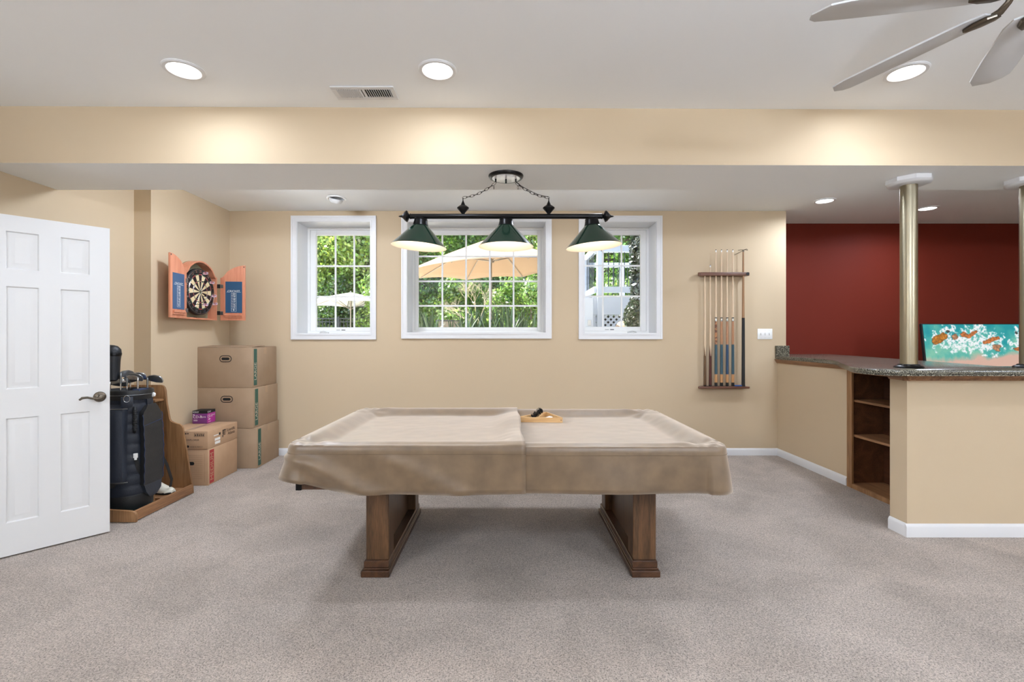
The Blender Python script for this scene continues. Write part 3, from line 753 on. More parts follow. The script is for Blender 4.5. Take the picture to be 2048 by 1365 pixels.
# ball triangle with brush and cards
tr = thing('ball_triangle', 'light wooden ball triangle lying on the right half of the cover', 'ball rack', (.222, 3.39, .7165), rz=math.radians(-4))
q = W(1034, 847, 3.31); tri = [Vector((-.165, -.07)), Vector((.165, -.07)), Vector((.03, .125))]
tri = [Vector((-.168, -.085)), Vector((.168, -.085)), Vector((.055, .175))]
def band(pts, th, z0, z1, b):
    cen = sum(pts, Vector((0, 0)))/len(pts); ip = []
    n = len(pts)
    for i in range(n):
        p0, p1, p2 = pts[i-1], pts[i], pts[(i+1) % n]
        a = (p1-p0).normalized(); c = (p2-p1).normalized(); n1 = Vector((-a.y, a.x)); n2 = Vector((-c.y, c.x)); s = (n1+n2); s = s/(s.length_squared/2)
        ip.append(p1+s*th)
    vs = [[b.bm.verts.new((p.x, p.y, z)) for p in L] for L, z in ((pts, z0), (pts, z1), (ip, z1), (ip, z0))]
    for k in range(4):
        A = vs[k]; B = vs[(k+1) % 4]
        for i in range(n): b.bm.faces.new((A[i], A[(i+1) % n], B[(i+1) % n], B[i]))
    return b
def rounded(pts, r, seg=5):
    out = []; n = len(pts)
    for i in range(n):
        p0, p1, p2 = pts[i-1], pts[i], pts[(i+1) % n]; a = p1+(p0-p1).normalized()*r; c = p1+(p2-p1).normalized()*r
        for k in range(seg+1):
            t = k/seg; out.append((1-t)**2*a+2*t*(1-t)*p1+t*t*c)
    return out
part('frame', band(rounded(tri, .016), .009, 0, .034, MB()), M['pine'], tr, local=True)
for dx_ in (.152, -.15): part('dowel_peg', MB().cyl((dx_, -.0858, .017), (dx_, -.0835, .017), .004), M['oak'], tr, local=True)
br = thing('table_brush', 'black bristle brush with a pale wood back propped inside the ball triangle', 'brush', (.20, 3.385, .724), rot=(math.radians(10), math.radians(-38), math.radians(20)))
b = MB().box(-.075, .075, -.018, .018, -.002, .012, .005, seg=2); part('brush_back', b, M['pine'], br, local=True)
b = MB()
for i in range(220):
    x = random.uniform(-.07, .07); y = random.uniform(-.015, .015)
    b.cyl((x, y, .010), (x*1.08+random.uniform(-.004, .004), y*1.5+random.uniform(-.004, .004), .042+random.uniform(-.004, .003)), .0016, n=4)
part('bristles', b, M['blackm'], br, local=True, kind='stuff')
pk = thing('chalk_box', 'small white paper pack lying inside the ball triangle', 'paper pack', (.285, 3.37, .7185), rot=(0, math.radians(-12), .5))
part('pack', MB().box(-.03, .03, -.02, .02, .0, .022, .001), M['sticker'], pk, local=True)
part('printed_end', MB().box(.030, .0306, -.018, .018, .002, .020), M['ink'], pk, local=True)
cl = thing('polishing_cloth', 'cream cloth folded inside the left corner of the ball triangle', 'cloth', (.147, 3.355, .7185))
P = [[Vector((-.045+.09*i/12, -.025+.05*j/10, .030*(1-(2*i/12-1)**4)*(1-(2*j/10-1)**4)*(.8+.25*noise.noise(Vector((i*.5, j*.5, 1)))))) for j in range(11)] for i in range(13)]
b = MB(); b.grid(P); part('folded_cloth', b, mat('cream_cloth', srgb(238, 224, 200), .9), cl, local=True)

# ================================================================== PENDANT
LY = 3.135; s_ = LY/F
zb = EYE+(CY-433)*s_; bar0, bar1 = (822-CX)*s_, (1203-CX)*s_
pl = thing('billiard_pendant', 'black three-shade billiard light with green cones hanging over the table', 'pendant light', (-.01, LY, ZS))
part('canopy_plate', MB().lathe([(.114, ZS-.001), (.114, ZS-.006), (.108, ZS-.016), (.098, ZS-.020), (.090, ZS-.0195)], Matrix.Translation((-.01, LY, 0)) , 48, cap=False), M['black'], pl)
part('canopy_underside', MB().lathe([(.091, ZS-.0195), (.06, ZS-.021), (0, ZS-.0215)], Matrix.Translation((-.01, LY, 0)), 48, cap=False), mat('pale_reflecting_enamel', srgb(232, 232, 236), .15, spec=.8), pl, label='pale reflecting underside')
part('cross_bar', MB().cyl((bar0, LY, zb), (bar1, LY, zb), .0165, n=24), M['black'], pl)
fin = [(.0, 0), (.0165, 0), (.020, .004), (.012, .010), (.018, .014), (.034, .022), (.038, .028), (.034, .033), (.030, .040), (.017, .050), (.012, .056), (.007, .062), (.006, .070), (.0, .084)]
for x, sg in ((bar0, -1), (bar1, 1)):
    part('end_finial', MB().lathe(fin, Matrix.Translation((x, LY, zb)) @ Matrix.Rotation(sg*PI/2, 4, 'Y'), 24, cap=False), M['black'], pl)
hk = {}
for u, sg in ((926, -1), (1097.5, 1)):
    x = (u-CX)*s_
    prof = [(.010, zb+.014), (.012, zb+.020), (.024, zb+.034), (.038, zb+.050), (.039, zb+.056), (.030, zb+.064), (.015, zb+.074), (.010, zb+.086), (.006, zb+.094), (.003, zb+.104), (.003, zb+.120)]
    part('stem_finial', MB().lathe(prof, Matrix.Translation((x, LY, 0)), 24), M['black'], pl)
    top = Vector(((991.5 if sg < 0 else 1031.5)*s_-CX*s_, LY, ZS-.045)); bot = Vector((x, LY, zb+.122))
    part('canopy_hook', MB().lathe([(.005, ZS-.040), (.006, ZS-.02)], Matrix.Translation((top.x, LY, 0)), 12).tube([top+Vector((0, 0, .004)), top+Vector((.004, 0, 0)), top+Vector((0, 0, -.006))], .0016, 6), M['black'], pl)
    b = MB(); N = 9
    pts = [top.lerp(bot, k/N)+Vector((0, 0, -.020*4*(k/N)*(1-k/N))) for k in range(N+1)]
    for k in range(N):
        p, q = pts[k], pts[k+1]; d = (q-p).normalized(); c = (p+q)/2; L = (q-p).length*.5+.0045
        side = Vector((0, 1, 0)) if k % 2 else d.cross(Vector((0, 1, 0)))
        b.tube([c+d*L*math.cos(a)+side*.0072*math.sin(a) for a in [2*PI*i/16 for i in range(16)]], .0014, 6, closed=True)
    p = top+Vector((-.012 if sg < 0 else .014, 0, -.024))
    b.tube([p+Vector((.0035*math.sin(a)*(1 if sg > 0 else .3), .004*math.sin(a), .012*math.cos(a)-.008)) for a in [2*PI*i/14 for i in range(14)]], .0013, 6, closed=True)
    part('chain', b, M['black'], pl)
    if sg > 0: part('power_cord', MB().tube([Vector((0, -.004, -.001))+top.lerp(bot, k/12)+Vector((0, .003*math.sin(k), -.016*4*(k/12)*(1-k/12)+.004)) for k in range(13)], .0018, 6), M['black'], pl)
part('switch_knob', MB().lathe([(0, ZS-.052), (.005, ZS-.05), (.006, ZS-.044), (.0045, ZS-.036), (.006, ZS-.03), (.005, ZS-.022)], Matrix.Translation((-.01, LY, 0)), 14, cap=False), M['black'], pl)
for u, tl in ((842, 4.2), (1012, 0), (1183, -4.4)):
    x = (u-CX)*s_; R = Matrix.Translation((x, LY, zb-.012)) @ Matrix.Rotation(math.radians(tl), 4, 'Y')
    part('shade_collar', MB().lathe([(.030, 0), (.040, -.003), (.044, -.010), (.042, -.014), (.047, -.034), (.050, -.046), (.052, -.050)], R, 32), M['black'], pl)
    n = 56
    prof = [(.045, -.047), (.051, -.050), (.060, -.060), (.176, -.182), (.1795, -.187)]
    sh = part('shade', MB().lathe(prof, R, n, cap=False), M['green'], pl, label='dark green enamel cone shade')
    part('shade_lining', MB().lathe([(.0, -.056), (.050, -.056), (.0585, -.063), (.1745, -.184), (.1795, -.1875)], R, n, cap=False), M['cream'], sh, label='white inside of the shade')
    part('bulb', MB().lathe([(.0, -.150), (.016, -.147), (.028, -.133), (.031, -.118), (.026, -.098), (.014, -.080), (.013, -.056)], R, 20, cap=False), M['bulb'], sh, label='glowing bulb')
    l = bpy.data.lights.new('bulb_glow', 'POINT'); l.energy = PEND_W; l.color = (1, .85, .70); l.shadow_soft_size = .03
    lo = bpy.data.objects.new('bulb_glow', l); C.objects.link(lo); lo.parent = pl; lo.location = R @ Vector((0, 0, -.160))-Vector(pl.location)

# ================================================================== CUE RACK
RXC = (1446-CX)*5.25/F
rk = thing('cue_rack', 'reddish wood wall rack of two rails holding billiard cues', 'cue rack', (RXC, YB, .767))
def rail(z0, z1, d):
    x0, x1 = 2.075, 2.630; b = MB()
    pts = [(x0+.045, YB-.0), (x0+.002, YB-d+.022), (x0+.010, YB-d), (x1-.012, YB-d), (x1, YB-d+.012), (x1-.030, YB)]
    pts = [(x0+.05, YB), (x0, YB-d+.02), (x0+.004, YB-d+.002), (x0+.03, YB-d-.006), (x1-.01, YB-d-.006), (x1, YB-d+.004), (x1-.02, YB)]
    return b.prism(pts, z0, z1, .004)
part('upper_rail', rail(1.975, 2.012, .098), M['rackwood'], rk)
part('lower_rail', rail(.748, .770, .105), M['rackwood'], rk)
part('bridge_notch', MB().cyl((2.603, YB-.106, 1.994), (2.603, YB-.110, 1.994), .017, n=20), M['blackm'], rk, label='black clip holding the bridge stick')
part('screw', MB().cyl((2.090, YB-.101, 1.99), (2.090, YB-.106, 1.99), .004), M['blackm'], rk)
part('screw', MB().cyl((2.090, YB-.108, .760), (2.090, YB-.114, .760), .004), M['blackm'], rk)
CY_ = YB-.062
cuewood = M['maple']; m_butt1 = mat('dark_brown_butt', srgb(92, 66, 42), .3); m_butt2 = mat('mahogany_butt', srgb(72, 28, 20), .3)
m_fore = wood('figured_forearm', srgb(176, 128, 92), srgb(140, 92, 60), 2, 30, .3, rings=False)
m_burl = mat('birdseye_forearm', srgb(176, 124, 84), .3, var=(60, srgb(96, 58, 40), .08), stretch=(.6, .6, 1))
m_wrap = mat('blue_grey_linen_wrap', srgb(52, 78, 88), .7, bump=(500, .4, .001)); m_wrap2 = mat('blue_linen_wrap', srgb(48, 72, 98), .7, bump=(500, .4, .001))
m_wood2 = wood('butt_sleeve', srgb(196, 148, 100), srgb(160, 108, 66), 2, 30, .3, rings=False)
m_silver = mat('silver_joint', srgb(210, 208, 200), .25, .9)
def seg(b, r0, r1, z0, z1, n=14): return b.lathe([(r0, z0), (r1, z1)], None, n)
def cue_plain(u, L, butt, label):
    x = (u-CX)*CY_/F
    t = thing('pool_cue', label, 'pool cue', (x, CY_, .7712), group='billiard cues in the wall rack')
    part('shaft', seg(MB(), .0125, .0066, .36, L-.026), M['maple'], t, local=True)
    part('butt', seg(MB(), .0155, .0130, .012, .33), butt, t, local=True)
    b = MB()   # long points running up into the maple
    for k in range(4):
        a = PI/4+k*PI/2
        for (h0, h1) in ((.33, .45),):
            n = 8; L_ = []
            for i in range(n+1):
                f = i/n; hw = .62*(1-f)+.01; rr = .0132-.0010*f
                L_.append([Vector((rr*math.cos(a+hw*g), rr*math.sin(a+hw*g), h0+(h1-h0)*f)) for g in (-1, -.5, 0, .5, 1)])
            b.grid(L_)
    part('points', b, butt, t, local=True)
    part('shaft_base', seg(MB(), .0128, .0125, .33, .36), M['maple'], t, local=True)
    part('bumper', MB().lathe([(.013, 0), (.0155, .004), (.0155, .012)], None, 14), M['blackm'], t, local=True)
    part('ferrule', seg(MB(), .0067, .0066, L-.026, L-.006), M['sticker'], t, local=True)
    part('tip', MB().lathe([(.0066, L-.006), (.0064, L-.002), (.003, L)], None, 12), M['royal'], t, local=True)
def cue_wrap(u, fore, wrap, label):
    x = (u-CX)*CY_/F; L = 1.494
    t = thing('pool_cue', label, 'pool cue', (x, CY_, .7712), group='billiard cues in the wall rack')
    part('shaft', seg(MB(), .0112, .0066, .752, L-.030), M['maple'], t, local=True)
    part('joint', MB().lathe([(.0125, .708), (.0125, .718), (.0118, .719), (.0118, .742), (.0122, .743), (.0122, .752)], None, 16), m_silver, t, local=True)
    part('joint_ring', seg(MB(), .0126, .0126, .710, .717), M['blackm'], t, local=True)
    part('joint_ring', seg(MB(), .0126, .0126, .744, .751), M['blackm'], t, local=True)
    part('forearm', seg(MB(), .0138, .0122, .455, .708), fore, t, local=True)
    part('wrap', seg(MB(), .0152, .0142, .130, .455), wrap, t, local=True)
    part('butt_sleeve', seg(MB(), .0155, .0151, .040, .130), m_wood2, t, local=True)
    part('butt_cap', MB().lathe([(.0145, 0), (.0158, .006), (.0158, .040)], None, 16), M['blackm'], t, local=True)
    part('ferrule', seg(MB(), .0068, .0067, L-.030, L-.008), M['sticker'], t, local=True)
    part('tip', MB().lathe([(.0067, L-.008), (.0066, L-.003), (.004, L)], None, 12), M['blackm'], t, local=True)
cue_plain(1409.9, 1.235, m_butt1, 'leftmost short cue with brown butt, its tip hidden behind the upper rail')
cue_plain(1420.6, 1.325, m_butt2, 'one-piece cue with dark red butt, second from the left in the rack')
cue_wrap(1431.9, m_burl, m_wrap, 'wrapped cue with mottled bird-eye forearm, third from the left in the rack')
cue_wrap(1443.0, m_fore, m_wrap, 'wrapped cue with grey-green grip, fourth from the left in the rack')
cue_wrap(1454.4, m_fore, m_wrap2, 'wrapped cue with bluer grip, third from the right in the rack')
cue_wrap(1465.7, m_fore, m_wrap, 'wrapped cue standing beside the blue chalk strip in the rack')
x = (1488.9-CX)*(YB-.115)/F
t = thing('bridge_stick', 'mechanical bridge with long black butt and metal cross head, rightmost in the rack', 'bridge stick', (x, YB-.089, .7712))
part('shaft', seg(MB(), .0135, .0085, .745, 1.47), M['oak'], t, local=True); part('butt', seg(MB(), .0175, .0150, .0, .745), M['blackm'], t, local=True)
b = MB().lathe([(.0095, 1.462), (.0095, 1.485)], None, 12)
b.tube([(-.055, .004, 1.482), (-.02, 0, 1.486), (0, 0, 1.484), (.025, 0, 1.487), (.05, .004, 1.480)], .0028, 6)
b.tube([(-.002, 0, 1.482), (.03, -.006, 1.494), (.045, -.006, 1.488)], .0025, 6).tube([(0, 0, 1.48), (-.045, .03, 1.452)], .0025, 6).tube([(0, 0, 1.478), (-.075, .045, 1.438)], .0025, 6)
part('bridge_head', b, M['nickel'], t, local=True)
t = thing('chalk_strip', 'long blue chalk block lying on the lower rail of the cue rack', 'chalk', (2.545, YB-.075, .7712))
part('block', MB().box(-.066, .042, -.018, .018, 0, .012, .003), mat('blue_chalk', srgb(42, 84, 150), .8), t, local=True)
# light switch
sx, sz = (1529.5-CX)*YB/F, EYE+(CY-668.5)*YB/F
sw = thing('light_switch', 'white wall plate with three toggle switches right of the cue rack', 'light switch', (sx, YB, sz))
part('wall_plate', MB().box(sx-.082, sx+.082, YB-.007, YB-.0003, sz-.058, sz+.058, .004, seg=2), M['white'], sw)
for k in (-1, 0, 1):
    tx = sx+k*.046
    tg = part('toggle', MB().box(tx-.005, tx+.005, YB-.020, YB-.006, sz-.006, sz+.010, .002, M=None), M['white'], sw)
    part('toggle_slot', MB().box(tx-.0068, tx+.0068, YB-.0078, YB-.0068, sz-.014, sz+.014), M['lensoff'], tg)
    for dz in (-.042, .042): part('plate_screw', MB().cyl((tx, YB-.0075, sz+dz), (tx, YB-.0065, sz+dz), .0032), M['lensoff'], sw)

# ================================================================== CARDBOARD BOXES
def slot(w_, h_, n=8):
    pts = []
    for sx_, a0 in ((1, -PI/2), (-1, PI/2)):
        for i in range(n+1):
            a = a0+PI*i/n; pts.append((sx_*(w_-h_)/2+h_/2*math.cos(a), h_/2*math.sin(a)))
    return pts
def cardbox(name, label, x1, y0, w_, d_, h_, z, rz=0, cat='box', group=None, mat_='card'):
    """x1,y0: front right bottom corner; local origin at that corner, box extends to -x and +y"""
    t = thing(name, label, cat, (x1, y0, z), rz=rz, group=group)
    part('carton', MB().box(-w_, 0, 0, d_, 0, h_, .004, seg=2), M[mat_], t, local=True)
    return t
def yface(b, poly, x, z, y, th=.0008):
    Mx = Matrix.Translation((x, y, z)) @ Matrix.Rotation(PI/2, 4, 'X')
    return b.prism(poly, 0, th, M=Mx)
def large(label, x1, y0, z, rz, handle=True, open_=False):
    w_, d_, h_ = .565, .50, .400
    t = cardbox('moving_box', label, x1, y0, w_, d_, h_, z, rz, group='large moving boxes stacked in the corner')
    cx_ = -.265
    if handle:
        hz_ = h_-.112
        b = yface(MB(), slot(.122, .068, 10), cx_, hz_, -.0004, .0006); hf = part('handle_print', b, M['ink'], t, local=True)
        part('handle_rim', yface(MB(), slot(.106, .052, 10), cx_, hz_, -.0011, .0005), M['card'], hf, local=True)
        part('handle_hole', yface(MB(), slot(.078, .026, 10), cx_, hz_, -.0017, .0005), M['dark'], t, local=True)
    st = part('printed_stripe', MB().box(-.0002, .0012, .028, .088, .02, h_-.015), M['lgreen'], t, local=True, label='dark green printed stripe')
    part('lettering', MB().text('LARGE', .060, (.0016, .058, h_*.40), (0, 0, 1), (0, -1, 0)), M['kraftink'], st, local=True)
    if open_:
        b = MB().prism([(-w_+.003, .002), (-.003, .002), (-.003, d_/2), (-w_+.003, d_/2)], 0, .004, M=Matrix.Translation((0, 0, h_+.001)) @ Matrix.Rotation(math.radians(3.2), 4, 'X'))
        part('top_flap', b, M['card'], t, local=True)
        b = MB().prism([(-w_+.003, d_/2+.003), (-.003, d_/2+.003), (-.003, d_-.003), (-w_+.003, d_-.003)], 0, .004, M=Matrix.Translation((0, 0, h_+.001)))
        part('top_flap', b, M['card'], t, local=True)
        part('gap_shade', MB().box(-w_+.02, -w_+.2, .01, d_-.01, h_, h_+.006, M=Matrix.Translation((0, 0, .0))), M['dark'], t, local=True)  # dark sheet stands in for the shade in the gap of the lid
    else:
        part('tape', MB().box(-w_+.002, -.002, d_/2-.025, d_/2+.025, h_-.0004, h_+.0006), M['tape'], t, local=True)
    part('side_tape', MB().box(-.0002, .0008, d_/2-.02, d_/2+.03, h_-.07, h_-.001), M['tape'], t, local=True)
    return t
large('large moving box at the bottom of the three stack, no handle in view', -2.492, 4.770, 0, math.radians(2), handle=False)
large('large moving box in the middle of the three stack, oval handle hole', -2.520, 4.762, .4015, 0)
large('large moving box on top of the stack with a slightly open lid', -2.532, 4.762, .8030, 0, open_=True)
# medium box
h_ = .318
mb_ = cardbox('moving_box', 'medium moving box with red stripe on the carpet, carrying the printed carton', -2.628, 4.215, .41, .475, h_, 0, math.radians(1.5), mat_='card2')
st = part('printed_stripe', MB().box(-.0002, .0012, .02, .085, .012, h_-.012), M['lred'], mb_, local=True, label='red printed stripe')
part('lettering', MB().text('MEDIUM', .066, (.0016, .052, h_*.50), (0, 0, 1), (0, -1, 0)), M['card2'], st, local=True)
part('handle_hole', yface(MB(), slot(.06, .030), -.150, .195, -.0006), M['dark'], mb_, local=True)
b = MB()
for i in range(13): b.box(-.20, -.05, -.0007, 0, .265-i*.017, .2665-i*.017)
b.box(-.032, -.031, -.0007, 0, .03, .28)
part('printed_lines', b, mat('faint_brown_print', srgb(140, 108, 78), .8), mb_, local=True)
# carton with writing
h2 = .160
sa = cardbox('printed_carton', 'flat brown carton with black printing resting on the medium moving box', -2.630, 4.212, .42, .485, h2, .3195, math.radians(1.5), mat_='card2')
b = MB()
b.text('EXPLORER', .023, (-.128, -.0006, .082), (1, 0, 0), (0, 0, 1)).text('MADE IN MEXICO', .0135, (-.098, -.0006, .022), (1, 0, 0), (0, 0, 1))
part('front_lettering', b, M['ink'], sa, local=True)
b = MB().box(-.118, -.030, -.0006, 0, .140, .142).box(-.118, -.030, -.0006, 0, .112, .114).box(-.118, -.116, -.0006, 0, .112, .142).box(-.032, -.030, -.0006, 0, .112, .142)
for i in range(5): b.box(-.111+i*.0165, -.102+i*.0165, -.0006, 0, .117, .133+.003*(i % 2))
part('handling_symbols', b, M['ink'], sa, local=True)
b = MB().box(-.196, -.184, -.0006, 0, .133, .143).box(-.176, -.166, -.0006, 0, .134, .144)
part('corner_print', b, M['ink'], sa, local=True)
b = MB().box(-.205, -.190, -.0006, 0, .014, .032); yface(b, slot(.022, .022), -.172, .026, 0, .0006)
part('recycling_mark', b, M['ink'], sa, local=True)
b = MB()
b.text('Scientific', .042, (.0008, .292, .112), (0, 1, 0), (0, 0, 1), align='LEFT').text('Atlanta', .042, (.0008, .312, .078), (0, 1, 0), (0, 0, 1), align='LEFT')
part('company_lettering', b, M['ink'], sa, local=True)
b = MB().box(0, .0008, .228, .280, .116, .127).box(0, .0008, .228, .240, .086, .116).box(0, .0008, .246, .256, .075, .113)
for i in range(4): b.box(0, .0008, .262, .280-i*.002, .106-i*.010, .111-i*.010)
b.box(0, .0008, .226, .238, .06, .082)
part('company_emblem', b, M['ink'], sa, local=True)
part('side_sticker', MB().box(0, .0009, .105, .19, .052, .074).box(0, .0009, .108, .19, .020, .044).box(0, .0009, .09, .165, .097, .104), M['sticker'], sa, local=True)
part('handle_hole', MB().box(0, .0009, .172, .195, .092, .114), M['dark'], sa, local=True)
part('tape', MB().box(-.225, -.175, .002, .483, h2-.0004, h2+.0006), M['tape'], sa, local=True)
# disc spindle box
cx1, cy1 = -2.862, 4.575
sp = cardbox('disc_box', 'small purple and black box of recordable discs on top of the printed carton', cx1, cy1, .138, .138, .122, .481, math.radians(3))
sp.children[0].data.materials[0] = M['purple'] if sp.children else M['purple']
part('black_band', MB().box(-.1385, .0005, -.0005, .1385, .095, .1225, .001), M['blackm'], sp, local=True, label='black top band')
part('side_print', MB().box(-.0001, .0007, .001, .137, .002, .095), M['magenta'], sp, local=True, label='magenta side')
b = MB().text('SONY', .022, (-.105, -.0010, .109), (1, 0, 0), (0, 0, 1)).text('CD-R', .036, (-.088, -.0010, .064), (1, 0, 0), (0, 0, 1)).text('700MB', .016, (-.034, -.0010, .062), (1, 0, 0), (0, 0, 1))
b.box(-.125, -.09, -.0010, -.0002, .034, .037).box(-.125, -.09, -.0010, -.0002, .026, .029).box(-.128, -.118, -.0010, -.0002, .080, .088)
b.text('SONY', .022, (.0012, .032, .109), (0, 1, 0), (0, 0, 1)).text('CD-R', .036, (.0012, .044, .066), (0, 1, 0), (0, 0, 1)).text('700MB', .016, (.0012, .105, .072), (0, 1, 0), (0, 0, 1))
b.box(.0007, .0012, .02, .05, .034, .044).box(.0007, .0012, .02, .06, .014, .018)
part('lettering', b, M['sticker'], sp, local=True)

# ================================================================== DARTBOARD CABINET
# local frame: origin on the wall under the board centre; +x local = away from wall, y = along the wall
cb = thing('dartboard_cabinet', 'reddish wood dartboard cabinet hung on the left wall with both doors open', 'dartboard cabinet', (NX, 4.675, 1.745))
def X(d): return NX+d
yc, zc0, zsh, zpk = 4.675, 1.478, 1.914, 2.046
hw = .243
def arch_half(y0, y1, ztop, zs, n=14):
    """points from shoulder y0 to peak y1, ogee"""
    out = []
    for i in range(n+1):
        t = i/n
        z = zs+(ztop-zs)*math.sin(t*PI/2)**.8*sstep(0, .3, t)
        out.append((y0+(y1-y0)*t, z))
    return out
prof = [(yc-hw, zc0), (yc+hw, zc0)]+arch_half(yc+hw, yc, zpk, zsh)+arch_half(yc-hw, yc, zpk, zsh)[::-1][1:]
def yz(b, pts, x0, x1):
    a = [b.bm.verts.new((x0, y, z)) for y, z in pts]; c = [b.bm.verts.new((x1, y, z)) for y, z in pts]; n = len(pts)
    b.bm.faces.new(a); b.bm.faces.new(c[::-1])
    for i in range(n): b.bm.faces.new((a[i], a[(i+1) % n], c[(i+1) % n], c[i]))
    return b
part('back_panel', yz(MB(), prof, X(.001), X(.012)), mat('grey_green_felt', srgb(142, 138, 112), .9), cb)
b = MB(); n = len(prof); inn = []
for i in range(n):
    p0, p1, p2 = Vector(prof[i-1]), Vector(prof[i]), Vector(prof[(i+1) % n]); a = (p1-p0).normalized(); c = (p2-p1).normalized()
    n1 = Vector((-a.y, a.x)); n2 = Vector((-c.y, c.x)); s = n1+n2; s = s/max(s.length_squared/2, .6); inn.append(tuple(p1+s*.014))
loops = [[b.bm.verts.new((X(d), y, z)) for y, z in L] for L, d in ((prof, .012), (prof, .100), (inn, .100), (inn, .012))]
for k in range(4):
    A = loops[k]; B = loops[(k+1) % 4]
    for i in range(n): b.bm.faces.new((A[i], A[(i+1) % n], B[(i+1) % n], B[i]))
part('frame', b, M['cherry'], cb)
part('cork_mark', MB().box(X(.012), X(.014), yc+.01, yc+.06, zc0+.016, zc0+.026), M['blackm'], cb)
# board
part('mounting_block', MB().box(X(.012), X(.050), yc-.07, yc+.07, 1.68, 1.81), M['blackm'], cb)
bd = thing('dartboard', 'round black and cream dartboard with number ring inside the open cabinet', 'dartboard', (X(.03), yc, 1.747))
zb_ = 1.747; RB = .2255
Rb = Matrix.Translation((X(.050), yc, zb_)) @ Matrix.Rotation(PI/2, 4, 'Y')
part('board_body', MB().lathe([(RB-.006, 0), (RB, .004), (RB, .030), (RB-.006, .034), (0, .034)], Rb, 64, cap=False), M['blackm'], bd)
xf = X(.0845)
def ringseg(b, r0, r1, a0, a1, xo, n=6):
    P = [[Vector((xf+xo, yc+r*math.sin(a0+(a1-a0)*i/n), zb_+r*math.cos(a0+(a1-a0)*i/n))) for i in range(n+1)] for r in (r0, r1)]
    b.grid(P)
face = MB(); mi = []
sc_ = .172/.170
def fseg(r0, r1, a0, a1, xo, k, n=6):
    c0 = len(face.bm.faces); ringseg(face, r0, r1, a0, a1, xo, n); mi.extend([k]*(len(face.bm.faces)-c0))
for i in range(20):
    a0 = (i-.5)*2*PI/20; a1 = (i+.5)*2*PI/20; big, sm = i % 2, 2+i % 2
    fseg(.016*sc_, .099*sc_, a0, a1, 0, big); fseg(.107*sc_, .162*sc_, a0, a1, 0, big)
    fseg(.099*sc_, .107*sc_, a0, a1, 0, sm); fseg(.162*sc_, .170*sc_, a0, a1, 0, sm)
fseg(.006, .016, 0, 2*PI, .0002, 3, 24); fseg(.0005, .006, 0, 2*PI, .0004, 2, 24)
fo = part('scoring_face', face, mat('sisal_dark', srgb(38, 22, 26), .9), bd)
for nm_, c_ in (('sisal_cream', (224, 204, 160)), ('sisal_red', (160, 50, 48)), ('sisal_green', (52, 92, 70))): fo.data.materials.append(mat(nm_, srgb(*c_), .9))
fo.data.polygons.foreach_set('material_index', mi)
b = MB()
for r in (.016, .099*sc_, .107*sc_, .162*sc_, .171*sc_): b.tube([(xf+.0008, yc+r*math.sin(a), zb_+r*math.cos(a)) for a in [2*PI*i/48 for i in range(48)]], .0007, 4, closed=True)
for i in range(20):
    a = (i+.5)*2*PI/20; b.cyl((xf+.0008, yc+.016*math.sin(a), zb_+.016*math.cos(a)), (xf+.0008, yc+.172*math.sin(a), zb_+.172*math.cos(a)), .0006, n=4)
part('wire_spider', b, M['steel'], bd)
b = MB()
for i, nn in enumerate((20, 1, 18, 4, 13, 6, 10, 15, 2, 17, 3, 19, 7, 16, 8, 11, 14, 9, 12, 5)):
    a = i*2*PI/20; up = Vector((0, math.sin(a), math.cos(a))); rt = Vector((0, math.cos(a), -math.sin(a)))
    if 5 < i < 15: up, rt = -up, -rt
    b.text(str(nn), .036, (xf+.0004, yc+.198*math.sin(a), zb_+.198*math.cos(a)), rt, up)
part('number_ring', b, M['steel'], bd, label='silver numbers round the rim')
b = MB(); b.tube([(xf+.001, yc+.215*math.sin(a), zb_+.215*math.cos(a)) for a in [2*PI*i/56 for i in range(56)]], .0014, 5, closed=True)
part('rim_wire', b, M['steel'], bd)
